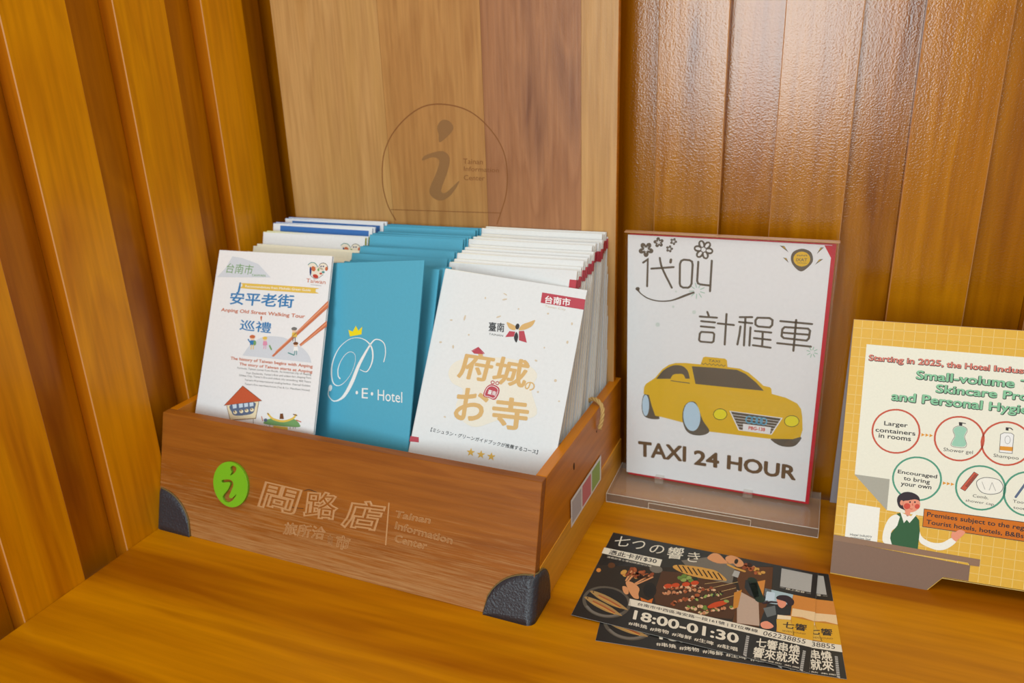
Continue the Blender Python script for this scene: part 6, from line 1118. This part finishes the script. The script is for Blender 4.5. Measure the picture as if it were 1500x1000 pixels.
# sticker, nail holes, twine on the right side
st = MB(); st.add([(BW+.0011, b, z) for b, z in ((.0735, .0365), (.1765, .0375), (.1765, .069), (.0735, .069))], [(0, 1, 2, 3)], M_paper); stick = st.build('sticker', box, fixn=False)
for (b0, b1, c) in ((.077, .106, (190, 186, 190)), (.110, .139, (214, 120, 126)), (.143, .172, (156, 186, 96))):
    k = mat('sticker_%d' % c[0], c, .6); t = MB(); t.add([(BW+.0013, b, z) for b, z in ((b0, .040), (b1, .040), (b1, .0655), (b0, .0655))], [(0, 1, 2, 3)], k); t.build('colour_patch', stick, fixn=False)
for (b, z, rb_, rz) in ((.087, .1012, .0016, .0042), (.163, .1045, .0011, .0014)):
    t = MB(); t.prism([(b+rb_*math.cos(i*math.pi/6), z+rz*math.sin(i*math.pi/6)) for i in range(12)], 0, .0003, lambda b_, z_, h: (BW+.00002+h, b_, z_), M_dark); t.build('nail_hole', box)
tw = MB(); path = [(.444, .185, .124), (.447, .183, .131), (.453, .181, .1345), (.460, .177, .1345), (.4655, .173, .130), (.4672, .169, .123), (.4668, .166, .115), (.4655, .163, .108)]
def spl(P, n=6):
    P = [Vector(p) for p in P]; o = []
    for i in range(len(P)-1):
        a, b, c, d = P[max(i-1, 0)], P[i], P[i+1], P[min(i+2, len(P)-1)]
        for k in range(n): t = k/n; o.append(.5*((2*b)+(c-a)*t+(2*a-5*b+4*c-d)*t*t+(3*b-a-3*c+d)*t**3))
    return o+[P[-1]]
cp = spl(path)
for ph in (0, 2.1, 4.2):
    pp = []
    for i, p in enumerate(cp):
        t = (cp[min(i+1, len(cp)-1)]-cp[max(i-1, 0)]).normalized(); a = t.cross(Vector((0, 1, 0))).normalized(); b = t.cross(a); w = i*.55+ph; pp.append(p + a*.0013*math.cos(w) + b*.0013*math.sin(w))
    tw.tube(pp, .0013, M_rope, 7)
tag(tw.build('twine_loop', box, smooth=True), 'frayed jute twine loop over the right side')

# ------------------------------------------------------------------ leaflets and booklets
def booklet_mesh(w, H, t, cover, pages, edge=None, w2=None, fold='left'):
    """leaflet standing in x-z, thickness along +y; w2 = width at the foot; rounded fold on its left"""
    w2 = w2 or w; mb = MB(); r = t/2; prof = [(w, 0)] + [(r*.9-r*.9*math.sin(a), r-r*math.cos(a)) for a in [i*math.pi/6 for i in range(0, 7)]] + [(w, t)]
    zs = [0, H-.0025, H]
    vs = []
    for z in zs:
        ww = w2 + (w-w2)*z/H; k = ww/w
        for x, y in prof: vs.append((x*k if x == w else x, y, z if not (z == H and x < r) else H-.0012))
    n = len(prof); fs = [(i, i+1, n*(j)+n+i+1-0, n*j+n+i) if j == 0 else (n*j+i, n*j+i+1, n*(j+1)+i+1, n*(j+1)+i) for j in range(2) for i in range(n-1)]
    mb.add(vs, fs, cover)
    e = .0003
    def wd(z): return (w2 + (w-w2)*z/H)
    v2 = []
    for z in (0, H): ww = wd(z); v2 += [(e+r*.4, e, z-(.0006 if z else 0)), (ww-.0006, e, z-(.0006 if z else 0)), (ww-.0006, t-e, z-(.0006 if z else 0)), (e+r*.4, t-e, z-(.0006 if z else 0))]
    mp = MB(); mp.add(v2, [(0, 1, 2, 3), (4, 5, 6, 7), (0, 1, 5, 4), (1, 2, 6, 5), (2, 3, 7, 6), (3, 0, 4, 7)], pages)
    return mb.mesh('cover', fixn=False), mp.mesh('pages')
HL = .290
def front_leaflet(name, O, X, Y, w, w2, H, t, cover, pages, label, group, items, left=0):
    O = Vector(O) - Vector(X).normalized()*left
    o = empty(name, face_mx(O, X, Y, H), label, 'leaflet', group); a, b = booklet_mesh(w+left, H, t, cover, pages, w2=w2+left); new_obj('cover', a, o); new_obj('pages', b, o)
    art(o, items, lambda x, y, h: (x+left, -h, H-y))
    for ch in o.children:
        if ch.name.startswith('paper_flecks'): ch['kind'] = 'stuff'
    return o
fl1 = front_leaflet('leaflet', (.0175, -.1442, .2932), (.9948, -.0957, .0339), (-.009, -.4155, -.9095), .1709, .184, HL, .0026, M_paper, M_warm,
    'white walking tour leaflet with blue title, chopsticks and red-roofed house, front left in the box', None, ART_L)
fl2 = front_leaflet('leaflet', (.1819, -.1527, .2898), (.989, -.1048, .1047), (.0648, -.3292, -.942), .1223, .1010, HL, .0012, M_teal, M_tealedge,
    'teal hotel leaflet with white script P and yellow crown, foremost in the middle', None, ART_C, left=.024)
fl3 = front_leaflet('leaflet', (.3136, -.1422, .2894), (.9868, .1099, -.1186), (-.0552, -.4603, -.8861), .1518, .1518, .292, .0030, M_warm, M_pages,
    'white temple guide booklet with gold Japanese title and three stars, front right in the box', None, ART_R)
def lean_tan(bt): return max(.09, .50 - (bt-.12)*2.75)
def stack_mx(a, btop, yaw=0, L=None, roll=0, H=.30, lift=0):
    tn = lean_tan(btop) if L is None else L; ang = math.atan(tn); zt = .0125 + H*math.cos(ang) + lift + .0015
    bb_ = btop - math.sin(ang)*H
    M = Matrix.Translation((a, bb_, .0125+lift+.0015)) @ Matrix.Rotation(yaw, 4, 'Z') @ Matrix.Rotation(-ang, 4, 'X') @ Matrix.Rotation(roll, 4, 'Y')
    return bmx @ M
def copy_tree(src, mx, label, group):
    o = src.copy(); COL.objects.link(o); o.matrix_world = mx; o['label'] = label; o['group'] = group
    for ch in src.children:
        c = ch.copy(); COL.objects.link(c); c.parent = o; c.matrix_parent_inverse = Matrix.Identity(4)
    return o
# right: temple booklets with a red tag wrapped over the edge
def tag_piece(o, w, H, t, m):
    mb = MB(); mb.box(w-.007, w+.0004, -.0003, t+.0002, H-.0205, H-.0095, m); return mb.build('red_title_tag', o)
gR = 'temple guide booklets packed on the right'
lR = 'cream-edged temple booklet with red edge tag, packed behind the gold-titled one'
wR = .147
pR = empty('leaflet', stack_mx(.300, .160), lR, 'leaflet', gR); a_, b_ = booklet_mesh(wR, .297, .0043, M_warm, M_pages); new_obj('cover', a_, pR); new_obj('pages', b_, pR); tag_piece(pR, wR, .297, .0043, mat('red_edge_tag', (186, 56, 70), .5))
ORD = ['first', 'second', 'third', 'fourth', 'fifth', 'sixth', 'seventh', 'eighth']; PLC = ['front', 'middle', 'rear']
gz = [0, .002, .001, .003, .0, .003, .002]; ga = [0, .0015, .003, .0, .0025, .001, .003]
for g_ in range(7):
    for j_ in range(3):
        mx = stack_mx(.2985+ga[g_]+j_*.0005, .1515+g_*.0163+j_*.0047, lift=gz[g_]-[0, .0022, .0012][j_], H=.297)
        lab = 'temple booklet with cream page edges, %s one of the %s bunch behind the gold-titled booklet' % (PLC[j_], ORD[g_])
        if g_ == j_ == 0: pR.matrix_world = mx; pR['label'] = lab
        else: copy_tree(pR, mx, lab, gR)
# middle: teal leaflets
gC = 'teal hotel leaflets packed in the middle'
pC = empty('leaflet', stack_mx(.160, .2), 'x', 'leaflet', gC); a_, b_ = booklet_mesh(.1245, .297, .0014, M_teal, M_tealedge); new_obj('cover', a_, pC); new_obj('pages', b_, pC)
fan = [(.174, .127, -.05, -.006), (.177, .135, -.04, -.007), (.180, .143, -.03, -.008)]
rowsC = [[(.170, .156, -.004), (.172, .160, -.005)], [(.171, .172, .000), (.172, .176, -.001)], [(.171, .194, .004), (.172, .198, .004), (.1735, .202, .003), (.175, .206, .003)], [(.171, .226, .002), (.172, .231, .002), (.174, .236, .001)]]
first = True
def put_c(a, bt_, yaw, lift, L, lab, g):
    global first
    mx = stack_mx(a, bt_, yaw, lift=lift, H=.297, L=L)
    if first: pC.matrix_world = mx; pC['label'] = lab; pC['group'] = g; first = False
    else: copy_tree(pC, mx, lab, g)
for i, (a, bt_, yaw, lift) in enumerate(fan):
    put_c(a, bt_, yaw, lift, .36, '%s of three teal leaflets fanned just behind the crown leaflet' % ['front', 'middle', 'rear'][i], 'teal leaflets fanned behind the front one')
for r_, row in enumerate(rowsC):
    for i, (a, bt_, lift) in enumerate(row):
        put_c(a, bt_, 0, lift, min(.36, lean_tan(bt_)), 'plain teal leaflet, %s in the %s packed row behind the fanned teal ones' % (ORD[i], ORD[r_]), 'teal leaflets packed in the rows behind')
# left: cream, white (heart emblem) and blue-edged leaflets
def leaf_proto(w, H, t, cover, pages, extra=None):
    o = empty('leaflet', Matrix(), 'x', 'leaflet', 'x'); a, b = booklet_mesh(w, H, t, cover, pages); new_obj('cover', a, o); new_obj('pages', b, o)
    if extra: extra(o)
    return o
M_creamcover = mat('cream_cover', (240, 236, 214), .55); M_bluecov = mat('blue_cover', (60, 118, 190), .45); M_yellowedge = mat('yellow_edge', (226, 222, 90), .5)
heart_items = [it for it in ART_L if it[1] == 'heart_emblem']
pcream = leaf_proto(.153, .292, .0046, M_creamcover, M_pages)
pwhite = leaf_proto(.153, .297, .0042, M_paper, M_yellowedge, lambda o: art(o, heart_items, lambda x, y, h: (x-.0195, -h, .297-y)))
pblue = leaf_proto(.150, .300, .0020, M_paper, M_bluecov)
def blue_front(o):
    mb = MB(); mb.box(.012, .145, -.0003, .0, .276, .2965, M_bluecov); mb.build('blue_band', o)
blue_front(pblue)
for pr, a, bt_, lift, lab, g, fresh in [
    (pcream, .014, .150, -.004, 'cream leaflet nearest behind the walking tour leaflet, front copy', 'nearer pair of cream leaflets', 1), (pcream, .016, .156, -.003, 'cream leaflet nearest behind the walking tour leaflet, rear copy', 'nearer pair of cream leaflets', 0),
    (pcream, .014, .170, -.003, 'cream leaflet in front of the white heart leaflet, farther pair, front copy', 'farther pair of cream leaflets', 0), (pcream, .015, .176, -.003, 'cream leaflet in front of the white heart leaflet, farther pair, rear copy', 'farther pair of cream leaflets', 0),
    (pwhite, .014, .190, .001, 'white leaflet with colourful heart emblem behind the cream ones, front copy', 'white heart leaflets standing behind the cream ones', 1), (pwhite, .015, .1955, .000, 'white leaflet with colourful heart emblem behind the cream ones, rear copy', 'white heart leaflets standing behind the cream ones', 0),
    (pblue, .0145, .210, .001, 'white leaflet with blue band, nearer of the two rearmost rows, front copy', 'blue-banded leaflets, nearer row', 1), (pblue, .016, .2135, .001, 'white leaflet with blue band, nearer of the two rearmost rows, rear copy', 'blue-banded leaflets, nearer row', 0),
    (pblue, .018, .230, .000, 'white leaflet with blue band, rearmost against the back board, front copy', 'blue-banded leaflets, rear row', 0), (pblue, .020, .2345, .000, 'white leaflet with blue band, rearmost against the back board, rear copy', 'blue-banded leaflets, rear row', 0)]:
    mx = stack_mx(a, bt_, lift=lift, H=.297)
    if fresh: pr.matrix_world = mx; pr['label'] = lab; pr['group'] = g
    else: copy_tree(pr, mx, lab, g)

# ------------------------------------------------------------------ taxi sign in a clear stand
SH = .300; SW = .213
smx = face_mx((.4809, -.0381, .3118), (.9998, -.018, 0), (.0007, .0365, -.9993), SH)
sign = empty('sign_holder', smx, 'clear acrylic stand holding the white taxi sign with yellow cab picture', 'sign')
M = MB(); M.box(.002, SW-.006, .0002, .0007, .003, SH-.0015, M_paper); paper = M.build('paper_sheet', sign)
def fnS(x, y, h): return (x, -h+.0002, SH - y)
art(sign, ART_S, fnS, base=.00008)
M = MB(); M.box(.004, SW-.0022, .0011, .0017, .0, SH-.0003, M_red); M.add([(SW-.0132, -.00002, SH-.0018), (SW-.0058, -.00002, SH-.0018), (SW-.0058, -.00002, SH-.0145)], [(0, 1, 2)], M_red); tag(M.build('backing_card', sign), 'red backing card')
for y0, y1 in ((-.0032, -.0014), (.0022, .0040)):
    M = MB(); M.box(-.001, SW+.001, y0, y1, -.0006, SH+.0015, A_thin); M.build('acrylic_sheet', sign)
M = MB(); M.box(-.001, SW+.001, -.0032, .0040, SH+.0016, SH+.0026, mat('acrylic_rim', (196, 150, 110), .2, .6)); M.build('top_rim', sign)
bmat = Matrix.Translation((.4715, -.077, .0001)) @ Matrix.Rotation(.004, 4, 'Z'); inv = smx.inverted()
def part_world(mb, name, bevel=0):
    o = mb.build(name, None, bevel=bevel); o.parent = sign; o.matrix_parent_inverse = inv; o.matrix_basis = bmat; return o
M = MB(); M.box(0, .2325, 0, .078, 0, .0112, A_solid); part_world(M, 'acrylic_base', .0008)
A_side = clear('clear_acrylic_edge_face', .05, (.55, .52, .48), sheen_wash=.1); M_line = mat('acrylic_edge_glint', (236, 226, 206), .2, .6)
M = MB(); M.add([(0, -.0002, 0), (.2325, -.0002, 0), (.2325, -.0002, .0112), (0, -.0002, .0112)], [(0, 1, 2, 3)], A_side); part_world(M, 'front_edge_face')
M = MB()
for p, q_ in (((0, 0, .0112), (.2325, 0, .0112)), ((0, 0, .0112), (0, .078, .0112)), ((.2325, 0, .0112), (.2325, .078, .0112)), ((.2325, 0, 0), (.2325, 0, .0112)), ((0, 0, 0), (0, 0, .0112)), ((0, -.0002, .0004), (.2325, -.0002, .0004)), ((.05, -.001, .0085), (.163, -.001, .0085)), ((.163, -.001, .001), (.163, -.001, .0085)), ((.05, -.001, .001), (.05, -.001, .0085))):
    M.tube([p, q_], .00028, M_line, 5)  # opaque pale tubes paint glints on the clear edges and slot outline
tag(part_world(M, 'edge_glint'), 'pale glints painted along the edges of the clear base')
for x0 in (.048, .150):
    M = MB(); M.box(x0, x0+.010, .040, .056, .0113, .0185, A_solid); part_world(M, 'clip', .0005)
M = MB(); M.box(.050, .163, -.0012, -.0002, .0008, .0090, A_thin); part_world(M, 'slot_reflection')  # thin plate stands in for the slot's reflection in the base front

# ------------------------------------------------------------------ yellow notice (tent card)
KH = .254; KW = .36
kmx = face_mx((.7143, -.0659, .244), (.999, .0443, 0), (.0123, -.2779, -.9605), KH)
card = empty('notice_card', kmx, 'yellow tent-shaped notice card about hotel toiletries with clerk picture', 'notice')
outl = [(0, .0005), (.0863, -.0013), (.0995, .0145), (.268, .0145), (.280, 0), (KW, 0), (KW, KH), (0, KH)]
M = MB(); M.prism(outl, 0, .0022, lambda x, z, h: (x, h, z), M_yellow); M.build('front_panel', card)
M = MB()
def gl(x0, z0, x1, z1, w=.0005):
    dx, dz = x1-x0, z1-z0; l = math.hypot(dx, dz); nx, nz = -dz/l*w/2, dx/l*w/2; M.add([(x0+nx, -.0001, z0+nz), (x1+nx, -.0001, z1+nz), (x1-nx, -.0001, z1-nz), (x0-nx, -.0001, z0-nz)], [(0, 1, 2, 3)], pm('gridline'))
i = 0
while .0075+i*.0093 < KW: gl(.0075+i*.0093, .015, .0078+i*.0093, KH-.0006); i += 1
for i in range(26): gl(.0005, KH-.0079-i*.0093, KW, KH-.0076-i*.0093)
M.build('printed_grid', card, fixn=False)
art(card, [it for it in ART_K if it[1] != 'reception_desk_print'], sheet_fn(KH))
M = MB(); M.prism([(0, .0015), (.0862, -.0003), (.0992, .0150), (.1205, .0150), (.1205, .0300), (.0, .0352)], .0, .00035, lambda x, z, h: (x, -h-.0001, z), pm('deskfront'))
M.prism([(0, .0346), (0, .0402), (.1282, .0372), (.1282, .0305), (.1200, .0303), (.1185, .0325)], .0, .0004, lambda x, z, h: (x, -h-.0001, z), pm('desktop')); M.build('reception_desk_print', card)
kinv = kmx.inverted()
topL = kmx @ Vector((0, .0026, KH-.001)); topR = kmx @ Vector((KW, .0026, KH-.001)); botL = Vector((.7145, .0025, .0003)); botR = botL + (topR-topL)
M = MB(); off = Vector((0, .002, .0006)); pts = [topL, topR, botR, botL]; q8 = [kinv @ p for p in pts] + [kinv @ (p+off) for p in pts]
M.add(q8, [(0, 1, 2, 3), (7, 6, 5, 4), (0, 4, 5, 1), (1, 5, 6, 2), (2, 6, 7, 3), (3, 7, 4, 0)], M_greycard); tag(M.build('rear_leg_panel', card), 'grey rear leg panel')

# ------------------------------------------------------------------ two black restaurant flyers
def flyer(x, y, th, z, label):
    FWd, FHt = .21, .1433
    X = (math.cos(th), math.sin(th), 0); Y = (math.sin(th), -math.cos(th), 0)
    o_ = Vector((x, y, z)) - Vector(Y)*FHt
    fm = face_mx(o_, X, Y, FHt); e_ = empty('flyer', fm, label, 'flyer'); m_ = MB(); m_.box(0, FWd, 0, .0004, 0, FHt, M_black)
    m_.build('card', e_); m_ = MB(); m_.box(-.00008, FWd+.00008, .0001, .0003, -.00008, FHt+.00008, M_cut); m_.build('cut_edge', e_)
    art(e_, ART_F, sheet_fn(FHt), levels=.00003, base=.00004); return e_
flyer(.5245, -.3057, .1189, .0006, 'black restaurant flyer lying half hidden under the other one')
flyer(.4939, -.2816, -.0163, .0018, 'black restaurant flyer with grilled skewers picture, lying uppermost')
